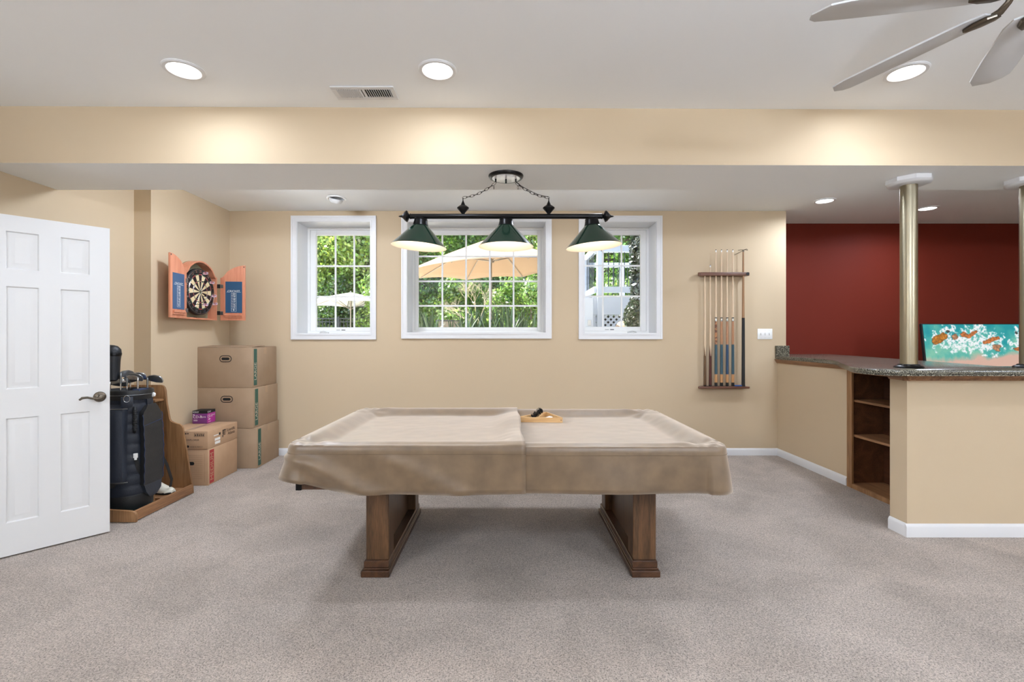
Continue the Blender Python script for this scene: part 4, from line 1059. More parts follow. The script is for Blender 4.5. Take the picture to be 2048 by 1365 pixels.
# doors
def dart_door(hinge, ang, sgn, nm):
    """local: x from hinge to outer edge 0...24, y thickness, z"""
    Mx = Matrix.Translation(hinge) @ Matrix.Rotation(ang, 4, 'Z')
    wdt = .240; z0 = 0; zs_ = zsh-zc0; zp = zpk-zc0
    pts = [(0, 0), (wdt, 0)]+[(wdt-wdt*(i/14)*.985, z) for i, (q_, z) in enumerate(reversed(arch_half(0, 1, zp, zs_)))]
    pts = [(0, 0), (wdt, 0)]+[(wdt*q_, z) for q_, z in reversed(arch_half(0, 1, zp, zs_))]
    R = Matrix.Rotation(PI/2, 4, 'X')
    d = part('cabinet_door', MB().prism(pts, -.009, .009, .0015, M=Mx @ R), M['cherry'], cb)
    s = -1    # inner face looks to local -y (towards the room)
    part('scoreboard', MB().box(.050, .212, -.0112, -.009, .078, zs_-.036, M=Mx), mat('blue_scoreboard', srgb(36, 76, 108), .5), d, label='blue scoreboard with white writing')
    part('dart_holder', MB().box(.045, .215, -.028, -.009, .046, .066, .002, M=Mx).box(.050, .215, -.020, -.009, .030, .046, .001, M=Mx), M['cherry'], d)
    b = MB(); xd = Mx.to_3x3() @ Vector((1, 0, 0)); zdv = Vector((0, 0, 1)); cxm = .131
    if nm == 'r': xd2 = xd
    o_ = lambda x, z: Mx @ Vector((x, -.0118, z))
    b.text('CRICKET', .030, o_(cxm, .300), xd, zdv)
    b.box(.062, .095, -.0118, -.0112, .291, .293, M=Mx).box(.167, .200, -.0118, -.0112, .291, .293, M=Mx)
    for i, s_t in enumerate(('20', '19', '18', '17', '16', '15', 'B')):
        b.text(s_t, .030, o_(cxm, .270-i*.027), xd, zdv)
    b.box(cxm-.024, cxm-.022, -.0118, -.0112, .092, .285, M=Mx).box(cxm+.022, cxm+.024, -.0118, -.0112, .092, .285, M=Mx)
    for i in range(8): b.box(cxm-.024, cxm+.024, -.0118, -.0112, .092+i*.027, .0932+i*.027, M=Mx)
    part('score_lettering', b, M['sticker'], d)
    part('magnet', MB().box(wdt-.016, wdt-.006, -.011, -.009, zp-.022, zp-.012, M=Mx), M['blackm'], d)
    for sx_ in (.10, .18): part('screw_head', MB().cyl(Mx @ Vector((sx_, -.0285, .056)), Mx @ Vector((sx_, -.0275, .056)), .004, n=8), M['gun'], d)
    for z in (.075, .350):
        part('hinge', MB().box(-.030, .028, -.0125, -.009, z-.018, z+.018, M=Mx), M['gun'], d)
# left door swings back along the wall (towards the camera), right door stands out from the wall
def door_basis(hinge, tip):
    v = Vector(tip)-Vector(hinge); return math.atan2(v.y, v.x)
h1 = (X(.108), yc-hw-.004, zc0)
# left: local x runs away from cabinet; its inner face must look to the room (+X): mirror by running x from tip to hinge
def dart_door_left():
    ang = door_basis(h1, (X(.125), yc-hw-.24, 0))
    wdt = .240; zs_ = zsh-zc0; zp = zpk-zc0
    tip = Vector(h1)+Vector((math.cos(ang), math.sin(ang), 0))*wdt
    Mx = Matrix.Translation(tip) @ Matrix.Rotation(ang+PI, 4, 'Z')
    pts = [(0, 0), (wdt, 0)]+[(wdt*(1-q_), z) for q_, z in arch_half(0, 1, zp, zs_)]
    d = part('cabinet_door', MB().prism(pts, -.009, .009, .0015, M=Mx @ Matrix.Rotation(PI/2, 4, 'X')), M['cherry'], cb)
    part('scoreboard', MB().box(.030, .200, -.0112, -.009, .078, zs_-.036, M=Mx), mat('blue_scoreboard', srgb(56, 88, 124), .5), d, label='blue scoreboard with white writing')
    part('dart_holder', MB().box(.028, .195, -.028, -.009, .046, .066, .002, M=Mx).box(.028, .190, -.020, -.009, .030, .046, .001, M=Mx), M['cherry'], d)
    b = MB(); xd = Mx.to_3x3() @ Vector((1, 0, 0)); zdv = Vector((0, 0, 1)); cxm = .115
    o_ = lambda x, z: Mx @ Vector((x, -.0118, z))
    b.text('CRICKET', .030, o_(cxm, .305), xd, zdv)
    b.box(.045, .078, -.0118, -.0112, .296, .298, M=Mx).box(.152, .185, -.0118, -.0112, .296, .298, M=Mx)
    for i, s_t in enumerate(('20', '19', '18', '17', '16', '15', 'B')): b.text(s_t, .030, o_(cxm, .275-i*.027), xd, zdv)
    b.box(cxm-.024, cxm-.022, -.0118, -.0112, .097, .290, M=Mx).box(cxm+.022, cxm+.024, -.0118, -.0112, .097, .290, M=Mx)
    for i in range(8): b.box(cxm-.024, cxm+.024, -.0118, -.0112, .097+i*.027, .0982+i*.027, M=Mx)
    part('score_lettering', b, M['sticker'], d)
    part('magnet', MB().box(.004, .014, -.011, -.009, zp-.020, zp-.008, M=Mx), M['blackm'], d)
    for z in (.075, .350): part('hinge', MB().box(wdt-.02, wdt+.016, -.0125, -.009, z-.018, z+.018, M=Mx), M['gun'], d)
dart_door_left()
dart_door((X(.128), yc+hw+.016, zc0), math.radians(7), 1, 'r')
for z in (.055, .33): part('hinge_arm', MB().box(X(.08), X(.130), yc+hw-.001, yc+hw+.010, zc0+z, zc0+z+.04), M['blackm'], cb)
# darts
m_fl = mat('flight_white', srgb(226, 206, 214), .4); m_fr = mat('flight_red', srgb(176, 50, 66), .4); m_fb = mat('flight_blue', srgb(40, 50, 110), .4)
def dart_at(y, z, lab, ax=(1, 0, 0), first=[None]):
    a = Vector(ax).normalized(); rot = a.to_track_quat('X', 'Z').to_euler()
    if first[0] is None:
        t = thing('dart', lab, 'dart', (xf, y, z), rot=rot, group='darts stuck in the dartboard')
        part('point', MB().cyl((-.008, 0, 0), (.022, 0, 0), .0010, n=6), M['steel'], t, local=True)
        part('barrel', MB().cyl((.022, 0, 0), (.070, 0, 0), .0032, n=10), M['black'], t, local=True)
        part('stem', MB().cyl((.070, 0, 0), (.110, 0, 0), .0020, n=8), M['blackm'], t, local=True)
        fl = [(.100, .0015), (.112, .017), (.142, .017), (.150, .0015)]
        b = MB()
        for k in range(4): b.prism(fl, -.0003, .0003, M=Matrix.Rotation(k*PI/2+PI/4, 4, 'X'))
        f_ = part('flight', b, m_fl, t, local=True, label='flight printed with a red, white and blue cross pattern')
        b = MB()
        for k in range(4): b.prism([(.104, .0015), (.108, .0015), (.142, .0165), (.138, .0168)], -.0005, .0005, M=Matrix.Rotation(k*PI/2+PI/4, 4, 'X')).box(.124, .130, .0015, .0165, -.0006, .0006, M=Matrix.Rotation(k*PI/2+PI/4, 4, 'X'))
        part('red_print', b, m_fr, f_, local=True)
        b = MB()
        for k in range(4): b.prism([(.112, .012), (.112, .0168), (.120, .0168)], -.0005, .0005, M=Matrix.Rotation(k*PI/2+PI/4, 4, 'X')).prism([(.132, .003), (.148, .003), (.14, .007)], -.0005, .0005, M=Matrix.Rotation(k*PI/2+PI/4, 4, 'X'))
        part('blue_print', b, m_fb, f_, local=True)
        first[0] = t
    else:
        t = dup(first[0], (xf, y, z), label=lab); t.rotation_euler = rot
dart_at(4.55, 1.905, 'dart stuck in the number ring, nearest the top of the dartboard', (1, .05, .05))
dart_at(4.653, 1.850, 'dart stuck high at the right side of the dartboard', (1, .05, -.12))
dart_at(4.677, 1.702, 'dart at the right side of the dartboard, just below its middle', (1, .1, .05))
dart_at(4.545, 1.620, 'dart stuck low in the cream segments near the bottom of the dartboard', (1, .1, -.04))
dart_at(4.685, 1.615, 'dart hanging out furthest past the lower right of the dartboard', (1, .22, .14))

# ================================================================== GOLF RACK AND BAG
gk = thing('golf_organizer', 'oak golf bag organizer with tall stepped end panel on the carpet', 'golf rack', (-2.9, 3.68, 0))
gy0, gy1 = 3.367, 4.018
pr = [(-3.205, .004), (-2.624, .004), (-2.628, .06), (-2.662, .262), (-2.706, .544), (-2.716, .566), (-2.735, .580), (-2.763, .586), (-2.792, .592), (-2.812, .604), (-2.822, .625), (-2.842, .751), (-2.850, .860), (-2.858, .885), (-2.872, .901), (-2.892, .907), (-3.205, .907)]
Ry = Matrix.Rotation(PI/2, 4, 'X')
def xz(b, pts, ya, yb, bev=.003): return b.prism(pts, 0, yb-ya, bev, M=Matrix.Translation((0, yb, 0)) @ Ry)
part('end_panel', xz(MB(), pr, gy1-.019, gy1), M['oak'], gk, label='tall oak end panel stepping down towards the room')
fr_ = [(-3.205, .004), (-2.607, .004), (-2.606, .055), (-2.618, .074), (-2.645, .084), (-2.80, .088), (-2.86, .12), (-2.92, .30), (-2.96, .55), (-3.205, .57)]
part('end_panel', xz(MB(), fr_, gy0, gy0+.019), M['oak'], gk)
part('divider_panel', xz(MB(), [(-3.205, .03), (-2.740, .03), (-2.742, .14), (-2.775, .32), (-2.83, .46), (-3.205, .50)], 3.715, 3.733), M['oak'], gk)
part('front_rail', MB().box(-2.640, -2.622, gy0+.019, gy1-.019, .006, .078, .002), M['oak_y'], gk)
part('deck', MB().box(-3.205, -2.640, gy0+.019, gy1-.019, .01, .030), M['oak_y'], gk)
part('deck_step', MB().box(-3.18, -2.70, 3.74, gy1-.02, .030, .050, .002), M['oak_y'], gk)
part('deck_carpet', MB().box(-3.2, -2.641, gy0+.020, 3.714, .030, .034), mat('green_felt', srgb(20, 96, 82), .9), gk)
part('club_shelf', MB().box(-3.205, -2.862, 3.90, gy1-.019, .775, .793, .003), M['oak'], gk)
part('wall_brace', MB().box(-3.205, -3.185, gy0+.019, gy1-.019, .45, .55), M['oak_y'], gk)
# bag
gb = thing('golf_bag', 'navy and black golf bag full of clubs standing in the oak organizer', 'golf bag', (-2.826, 3.575, .0345))
gx, gyy = -2.826, 3.575
T = Matrix.Translation((gx, gyy, 0)) @ Matrix.Diagonal((1.08, .98, 1, 1))
b = MB(); n = 40; rings = []
NZ = 70
P = []
for i in range(NZ+1):
    z = .16+(.895-.16)*i/NZ
    q = abs(math.sin(z*PI/.075)); r = .138+.006*q**.5 + .004*math.sin(z*6)
    P.append([Vector((gx+1.08*(r+.0035*noise.noise(Vector((math.cos(a)*3, math.sin(a)*3, z*9))))*math.cos(a), gyy+.98*r*math.sin(a), z+.006*math.sin(a*2+z*8))) for a in [2*PI*k/n for k in range(n+1)]])
b.grid(P); bmesh.ops.remove_doubles(b.bm, verts=b.bm.verts, dist=1e-5)
part('quilted_body', b, M['navy'], gb)
part('base_cup', MB().lathe([(.0, .035), (.125, .035), (.140, .042), (.146, .07), (.146, .15), (.143, .165), (.140, .168)], T, 40, cap=False), M['blacknyl'], gb)
part('top_cuff', MB().lathe([(.139, .845), (.146, .85), (.150, .87), (.151, .905), (.147, .918), (.139, .918), (.134, .900), (.134, .86)], T, 40, cap=False), M['blacknyl'], gb)
part('cuff_piping', MB().tube([(gx+1.08*.152*math.cos(a), gyy+.98*.152*math.sin(a), .884) for a in [2*PI*i/48 for i in range(48)]], .002, 6, closed=True), M['gun'], gb)
part('divider_top', MB().lathe([(0, .89), (.136, .892)], T, 32, cap=False), M['dark'], gb)
def pillow(b, cx, cz, w_, h, dpth, ang, r0=.142, rows=16, cols=10):
    """puffy pocket wrapped on the bag at angle ang"""
    P = []
    for i in range(rows+1):
        v = i/rows; row = []
        for j in range(cols+1):
            u = j/cols; f = (1-(2*u-1)**6)*(1-(2*v-1)**8); a = ang+(u-.5)*w_/r0; r = r0-.004+dpth*f**.5*(1+.08*noise.noise(Vector((u*4, v*5, ang))))
            row.append(Vector((gx+1.08*r*math.cos(a), gyy+.98*r*math.sin(a), cz+(v-.5)*h)))
        P.append(row)
    b.grid(P); return b
A0 = math.radians(-90)
part('side_pocket', pillow(MB(), 0, .53, .20, .58, .075, math.radians(-96)), M['navy'], gb)
part('side_pocket', pillow(MB(), 0, .42, .12, .40, .105, math.radians(-104)), M['blacknyl'], gb)
b = MB()
for dz in (-.285, .285): b.tube([(gx+1.08*.190*math.cos(a), gyy+.98*.190*math.sin(a), .53+dz*.92) for a in [math.radians(-135+i*8) for i in range(11)]], .004, 5)
part('pocket_piping', b, M['gun'], gb)
sd = Vector((1, -.35, 0)).normalized()
# shoulder pad: broad padded slab hanging on the side towards the room
pb = []
for i in range(27):
    t_ = i/26; pb.append(Vector((-2.672+.012*math.sin(t_*PI)+.003*math.sin(i*1.9), 3.585+.018*t_, .805-.60*t_)))
part('shoulder_pad', MB().ribbon(pb, [.08, .12, .155]+[.180+.014*t_/24 for t_ in range(22)]+[.19, .16], .030, (0, 1, 0)), M['blacknyl'], gb)
part('pad_piping', MB().tube([p+Vector((.016, .096, 0)) for p in pb[3:-1]], .0028, 5).tube([p+Vector((.016, -.096, 0)) for p in pb[3:-1]], .0022, 5).tube([pb[6]+Vector((.016, -.092, -.012)), pb[6]+Vector((.017, .092, .014))], .0022, 5), M['royal'], gb)
part('pad_end', MB().ribbon([(-2.672, 3.600, .215), (-2.668, 3.600, .165), (-2.672, 3.598, .135), (-2.68, 3.595, .120)], [.175, .15, .09, .03], .032, (0, 1, 0)), M['navy'], gb)
part('shoulder_strap', MB().ribbon([(-2.72, 3.58, .90), (-2.69, 3.585, .885), (-2.672, 3.587, .84), (-2.672, 3.588, .79)], .06, .004, (0, 1, 0)), M['navy'], gb)
part('lower_strap', MB().ribbon([(-2.690, 3.68, .46), (-2.685, 3.72, .40), (-2.682, 3.78, .30), (-2.680, 3.83, .17), (-2.69, 3.83, .11)], .022, .003, (.2, 1, 0)), M['blacknyl'], gb)
part('lower_strap', MB().ribbon([(-2.700, 3.487, .42), (-2.690, 3.50, .34), (-2.676, 3.54, .26), (-2.668, 3.59, .20)], .026, .004, (.5, .8, 0)), M['blacknyl'], gb)
Kb = Matrix.Translation((-2.698, 3.482, 0)) @ Matrix.Rotation(math.radians(35), 4, 'Z')
part('buckle', MB().box(-.014, .014, -.010, 0, .428, .462, .004, seg=2, M=Kb).box(-.008, .008, -.012, 0, .414, .430, .002, M=Kb), M['white'], gb, label='white side-release buckle')
hx_, hy_ = -2.705, 3.475
b = MB().tube([(hx_-.012, hy_+.02, .795), (hx_+.012, hy_-.008, .775), (hx_+.018, hy_-.014, .73), (hx_+.018, hy_-.014, .67), (hx_+.012, hy_-.008, .63), (hx_-.012, hy_+.02, .61)], .011, 8)
for i in range(11): b.tube([(hx_+.018+.0135*math.cos(a), hy_-.014+.0135*math.sin(a), .635+i*.013) for a in [2*PI*k/12 for k in range(12)]], .003, 5, closed=True)
part('grab_handle', b, M['blackm'], gb)
Kt = Matrix.Translation((-2.728, 3.440, 0)) @ Matrix.Rotation(math.radians(35), 4, 'Z')
part('top_tab', MB().box(-.035, .035, -.006, .006, .80, .875, .004, seg=2, M=Kt), M['navy'], gb)
part('towel_ring', MB().tube([Kt @ Vector((.018*math.cos(a), -.010, .862+.024*math.sin(a))) for a in [2*PI*k/16 for k in range(16)]], .0015, 5, closed=True), M['steel'], gb)
part('blue_lining', MB().box(-2.74, -2.685, 3.50, 3.60, .895, .925, .006, seg=2), M['royal'], gb)
# clubs
def iron(x, y, zt, az, lab, m='steel', tiltx=0.0, flip=1, sc=1.2, wide=.078):
    """club upside down in the bag: shaft up to the head at zt"""
    t = thing('golf_club', lab, 'golf club', (x, y, .12), rot=(tiltx, 0, az), group='golf clubs in the navy bag')
    L = zt-.12
    part('shaft', MB().cyl((0, 0, 0), (0, 0, L-.05), .0048, .0052, 10), M['steel'], t, local=True)
    h = part('hosel', MB().lathe([(.0068, L-.085), (.0072, L-.03), (.0070, L-.012), (.004, L-.006)], None, 12), M[m], t, local=True)
    # head outline in x-z: heel at hosel, toe to +x, sole on top
    pts = [(-.004, L-.030), (.020, L-.038), (.050*sc, L-.048), (wide*sc, L-.052), (wide*sc+.008, L-.040), (wide*sc+.006, L-.014), (wide*sc-.008, L+.002), (.045*sc, L+.012), (.016, L+.008), (-.004, L-.004), (-.007, L-.016)]
    Mx = Matrix.Rotation(math.radians(22)*flip, 4, 'X')
    part('head', MB().prism([(px_, pz_) for px_, pz_ in pts], -.006, .006, .003, M=Matrix.Translation((0, 0, L)) @ Mx @ Matrix.Translation((0, 0, -L)) @ Matrix.Rotation(PI/2, 4, 'X')), M[m], t, local=True)
    return t
iron(-2.790, 3.52, 1.028, math.radians(8), 'iron with bright curved back, largest head over the middle of the bag', 'gun')
iron(-2.715, 3.525, 1.015, math.radians(186), 'polished iron at the right front of the bag, its face turned to the left', 'steel', flip=-1)
iron(-2.812, 3.49, 1.050, math.radians(75), 'iron seen edge on beside the black headcover', 'gun')
iron(-2.875, 3.47, .990, math.radians(30), 'low bright iron behind the white door edge', 'steel')
iron(-2.83, 3.60, 1.03, math.radians(20), 'iron half hidden behind the others at the back of the bag', 'steel')
iron(-2.70, 3.60, 1.010, math.radians(-2), 'grey blade-shaped club head sticking out furthest right over the bag', 'gun', tiltx=0, wide=.085)
hc = thing('golf_club', 'driver under a tall black knit headcover, highest in the golf bag', 'golf club', (-2.892, 3.49, .12), group='golf clubs in the navy bag')
part('shaft', MB().cyl((-2.892, 3.49, .12), (-2.892, 3.49, 1.03), .006, n=10), M['steel'], hc)
part('headcover', MB().lathe([(.0, .985), (.036, .985), (.044, .995), (.045, 1.06), (.047, 1.13), (.052, 1.19), (.050, 1.215), (.036, 1.238), (.018, 1.247), (0, 1.249)], Matrix.Translation((-2.892, 3.49, 0)) @ Matrix.Diagonal((1.45, 1.1, 1, 1)), 32, cap=False), mat('black_knit', srgb(16, 20, 26), .45, bump=(200, .5, .002)), hc)
part('band', MB().lathe([(.0485, 1.165), (.053, 1.17), (.0545, 1.185), (.0525, 1.192)], Matrix.Translation((-2.892, 3.49, 0)) @ Matrix.Diagonal((1.43, 1.08, 1, 1)), 32, cap=False), M['black'], hc)
gt = thing('golf_club', 'white rounded club grip end resting on the organizer shelf', 'golf club', (-2.715, 3.60, .872), rot=(0, 0, .15))
part('tube', MB().cyl((-.05, 0, 0), (.032, .01, 0), .018, n=16), M['gun'], gt, local=True)
part('cap', MB().lathe([(.017, 0), (.018, .012), (.014, .026), (.0, .031)], Matrix.Translation((.032, .01, 0)) @ Matrix.Rotation(PI/2, 4, 'Y'), 16), M['white'], gt, local=True)
# shoe
sh = thing('golf_shoe', 'white and black golf shoe on the organizer deck behind the bag', 'shoe', (-2.80, 3.86, .052), rz=math.radians(-8))
def shoe_surface(z0, z1, sc_):
    P = []
    for i in range(19):
        t_ = i/18; x = -.13+.26*t_
        wd = .030+.014*math.sin(min(1, t_*1.2)*PI/2)-.030*max(0, t_-.85)/.15*.8
        if t_ < .06: wd *= .6+.4*t_/.06
        top = .085-.050*sstep(.35, .9, t_); 
        if t_ > .9: top -= .012*((t_-.9)/.1)
        P.append([Vector((x, wd*math.cos(a)*(1 if a < PI+.01 else 1), .012+top*max(0, math.sin(a))**.8)) for a in [PI*k/14 for k in range(15)]])
    return P
b = MB(); P = shoe_surface(0, 0, 1); b.grid(P); b.bm.faces.new([b.bm.verts.new(p) for p in P[0]]); b.bm.faces.new([b.bm.verts.new(p) for p in P[-1]])
part('upper', b, mat('white_leather', srgb(232, 228, 212), .4), sh, local=True)
part('sole', MB().prism([(-.134, -.02), (-.12, -.034), (0, -.036), (.08, -.046), (.125, -.030), (.134, 0), (.125, .030), (.08, .046), (0, .036), (-.12, .034), (-.134, .02)], 0, .016, .003), M['blackm'], sh, local=True)
b = MB()
for k in range(4): b.tube([(.015-k*.024, -.034, .046+k*.009), (.02-k*.024, -.012, .070+k*.007), (.02-k*.024, .012, .071+k*.007), (.015-k*.024, .034, .046+k*.009)], .0028, 5)
part('laces', b, M['blackm'], sh, local=True)
part('heel_patch', MB().prism([(-.133, .01), (-.05, .01), (-.02, .035), (-.06, .045), (-.12, .040)], -.0405, -.0315, M=Matrix.Rotation(PI/2, 4, 'X') @ Matrix.Translation((0, 0, 0)) @ Matrix.Diagonal((1, 1, -1, 1))), M['blackm'], sh, local=True)

# ================================================================== GARDEN
GZ = 1.12
struct('ground', MB().prism([(-40, 5.70), (DX-.305, 5.70), (DX-.305, 6.05), (40, 6.05), (40, 60), (-40, 60)], GZ-.15, GZ), mat('sunlit_patio', srgb(222, 217, 206), .9, var=(1.2, srgb(196, 190, 176), .2)))
def leaf_mat():
    m = bpy.data.materials.new('foliage'); m.use_nodes = True; nt = m.node_tree; nt.nodes.clear()
    o = nt.nodes.new('ShaderNodeOutputMaterial'); a = nt.nodes.new('ShaderNodeVertexColor'); a.layer_name = 'leaf'
    d = nt.nodes.new('ShaderNodeBsdfDiffuse'); t = nt.nodes.new('ShaderNodeBsdfTranslucent'); g = nt.nodes.new('ShaderNodeBsdfGlossy'); g.inputs['Roughness'].default_value = .4
    m1 = nt.nodes.new('ShaderNodeMixShader'); m1.inputs[0].default_value = .5; m2 = nt.nodes.new('ShaderNodeMixShader'); m2.inputs[0].default_value = .09
    nt.links.new(a.outputs[0], d.inputs[0]); nt.links.new(a.outputs[0], t.inputs[0])
    nt.links.new(d.outputs[0], m1.inputs[1]); nt.links.new(t.outputs[0], m1.inputs[2]); nt.links.new(m1.outputs[0], m2.inputs[1]); nt.links.new(g.outputs[0], m2.inputs[2]); nt.links.new(m2.outputs[0], o.inputs[0])
    return m
LEAF = leaf_mat()
def leaves(name, pos, nrm, size, colors, parent=None, aspect=1.6, m=None):
    """pos (n,3), nrm (n,3) outward, one bent quad pair per leaf"""
    n = len(pos); v = RNG.normal(size=(n, 3)); nn = nrm*1.0+v*.75; nn /= np.linalg.norm(nn, axis=1)[:, None]
    t = RNG.normal(size=(n, 3)); t -= (t*nn).sum(1)[:, None]*nn; t /= np.linalg.norm(t, axis=1)[:, None]; b = np.cross(nn, t)
    sz = size*RNG.uniform(.7, 1.3, n)[:, None]
    P = np.empty((n, 4, 3)); P[:, 0] = pos-t*sz*aspect*.5; P[:, 1] = pos+b*sz*.5-nn*sz*.12; P[:, 2] = pos+t*sz*aspect*.5; P[:, 3] = pos-b*sz*.5-nn*sz*.12
    me = bpy.data.meshes.new(name); me.vertices.add(n*4); me.vertices.foreach_set('co', P.ravel().astype(np.float32))
    me.loops.add(n*4); me.loops.foreach_set('vertex_index', np.arange(n*4, dtype=np.int32)); me.polygons.add(n)
    me.polygons.foreach_set('loop_start', np.arange(0, n*4, 4, dtype=np.int32)); me.polygons.foreach_set('loop_total', np.full(n, 4, dtype=np.int32))
    me.update(); at = me.color_attributes.new('leaf', 'FLOAT_COLOR', 'POINT')
    c = np.repeat(np.c_[colors, np.ones(n)], 4, axis=0); at.data.foreach_set('color', c.astype(np.float32).ravel())
    me.materials.append(m or LEAF); o = bpy.data.objects.new(name, me); C.objects.link(o); o.parent = parent
    return o
def leafcol(n, base, var):
    b = np.array(srgb(*base)[:3]); f = RNG.lognormal(0, var, n)[:, None]; h = RNG.uniform(-1, 1, n)[:, None]
    return np.clip(b*f*(1+h*np.array([.22, .03, -.15])), 0, .8)
def crown_points(n, cx, cy, cz, rx, ry, rz, clumps, k=.36):
    """points on the outside of many overlapping clumps that make up one crown"""
    cc = RNG.normal(size=(clumps, 3)); cc /= np.linalg.norm(cc, axis=1)[:, None]; cc *= RNG.uniform(.45, .85, clumps)[:, None]**.6
    i = RNG.integers(0, clumps, n); d = RNG.normal(size=(n, 3)); d /= np.linalg.norm(d, axis=1)[:, None]
    rr = k*RNG.uniform(.55, 1.05, n)[:, None]**.5; p = cc[i]+d*rr
    S_ = np.array([rx, ry, rz]); return p*S_+np.array([cx, cy, cz]), d
def make_tree(lab, x, y, r, h, base, n, size, kind='garden_tree', group=None, trunk=True):
    t = thing(kind, lab, 'tree', (x, y, GZ), group=group)
    p, d = crown_points(n, 0, 0, h*.56, r, r*.8, h*.50, 46)
    p[:, 2] = np.maximum(p[:, 2], .05)
    leaves('foliage', p, d, size, leafcol(n, base, .38), t)
    if trunk:
        b = MB().tube([(0, 0, 0), (.05, .02, h*.3), (-.04, 0, h*.6), (0, 0, h*.85)], [.13, .10, .07, .03], 8)
        for k in range(6):
            a = k*1.1; z = h*(.3+.08*k); b.tube([(0, 0, z), (r*.35*math.cos(a), r*.3*math.sin(a), z+.3), (r*.6*math.cos(a), r*.5*math.sin(a), z+.5)], [.045, .03, .012], 6)
        part('trunk', b, M['bark'], t, local=True)
    return t
M['bark'] = mat('bark', srgb(104, 88, 72), .9, bump=(20, .6, .01))
g = 'leafy trees beyond the garden fence'
T1 = make_tree('broad bright green tree beyond the fence, filling the left window', -6.0, 18.0, 2.6, 6.4, (128, 168, 64), 34000, .078, group=g)
T2 = make_tree('leafy green tree beyond the large umbrella, left part of the middle window', -2.6, 16.5, 2.4, 6.0, (118, 158, 66), 34000, .074, group=g)
T3 = make_tree('yellow-green tree beyond the umbrella, right part of the middle window', .9, 17.5, 2.5, 6.2, (144, 170, 74), 34000, .076, group=g)
def more(src, x, y, rz, lab): dup(src, (x, y, GZ), rz, label=lab, group=g)
more(T2, -9.2, 17.2, 1.2, 'leafy tree at the far left of the row beyond the fence')
more(T3, -4.6, 15.6, 2.2, 'yellow-green tree between the fence and the left window trees')
more(T1, -.6, 20.5, 4.0, 'bright tree further back behind the middle of the umbrella')
more(T2, 3.4, 16.2, 2.9, 'leafy tree rising behind the white deck')
more(T1, 5.9, 18.5, .7, 'bright green tree beyond the deck at the right')
more(T3, 8.7, 16.6, 5.1, 'yellow-green tree at the far right of the row')
more(T1, -12.5, 19.0, 3.3, 'bright green tree furthest left in the garden')
hg = thing('tall_hedge', 'dense dark hedge closing the garden behind the row of trees', 'hedge', (0, 22, GZ))
n = 30000; p = np.c_[RNG.uniform(-19, 15, n), 22+RNG.uniform(-.5, .5, n)+.4*np.sin(np.arange(n)), RNG.uniform(0, 7.2, n)]
leaves('foliage', p, np.tile([0, -1., .3], (n, 1)), .24, leafcol(n, (66, 96, 44), .4), hg)
part('hedge_shade', MB().box(-19, 15, .35, .55, 0, 6.6), mat('hedge_inner_shade', srgb(34, 46, 26), .95), hg, local=True)  # dark slab stands in for the shade deep inside the hedge
# low shrubs in front of the trees
for i, (x, y, r, lab) in enumerate(((-6.6, 14.6, 1.0, 'low dark shrub under the white umbrella beyond the left window'), (-4.9, 14.2, .9, 'low shrub behind the black fence in the left window'), (-2.9, 12.6, 1.0, 'rounded shrub at the left of the middle window'),
                                     (-1.1, 12.9, 1.1, 'rounded shrub behind the bare branches'), (.6, 12.4, 1.0, 'rounded shrub at the right of the middle window'), (2.6, 13.2, 1.1, 'shrub seen through the deck railing'))):
    t = thing('garden_shrub', lab, 'shrub', (x, y, GZ), group='garden shrubs before the trees')
    p, d = crown_points(8000, 0, 0, .85, r, r*.7, 1.0, 26); p[:, 2] = np.maximum(p[:, 2], .03)
    leaves('foliage', p, d, .055, leafcol(8000, (88, 118, 52) if i < 2 else (118, 150, 62), .42), t)
    part('stem', MB().tube([(0, 0, 0), (.02, 0, .5), (0, .02, 1.0)], [.04, .03, .015], 6), M['bark'], t, local=True)
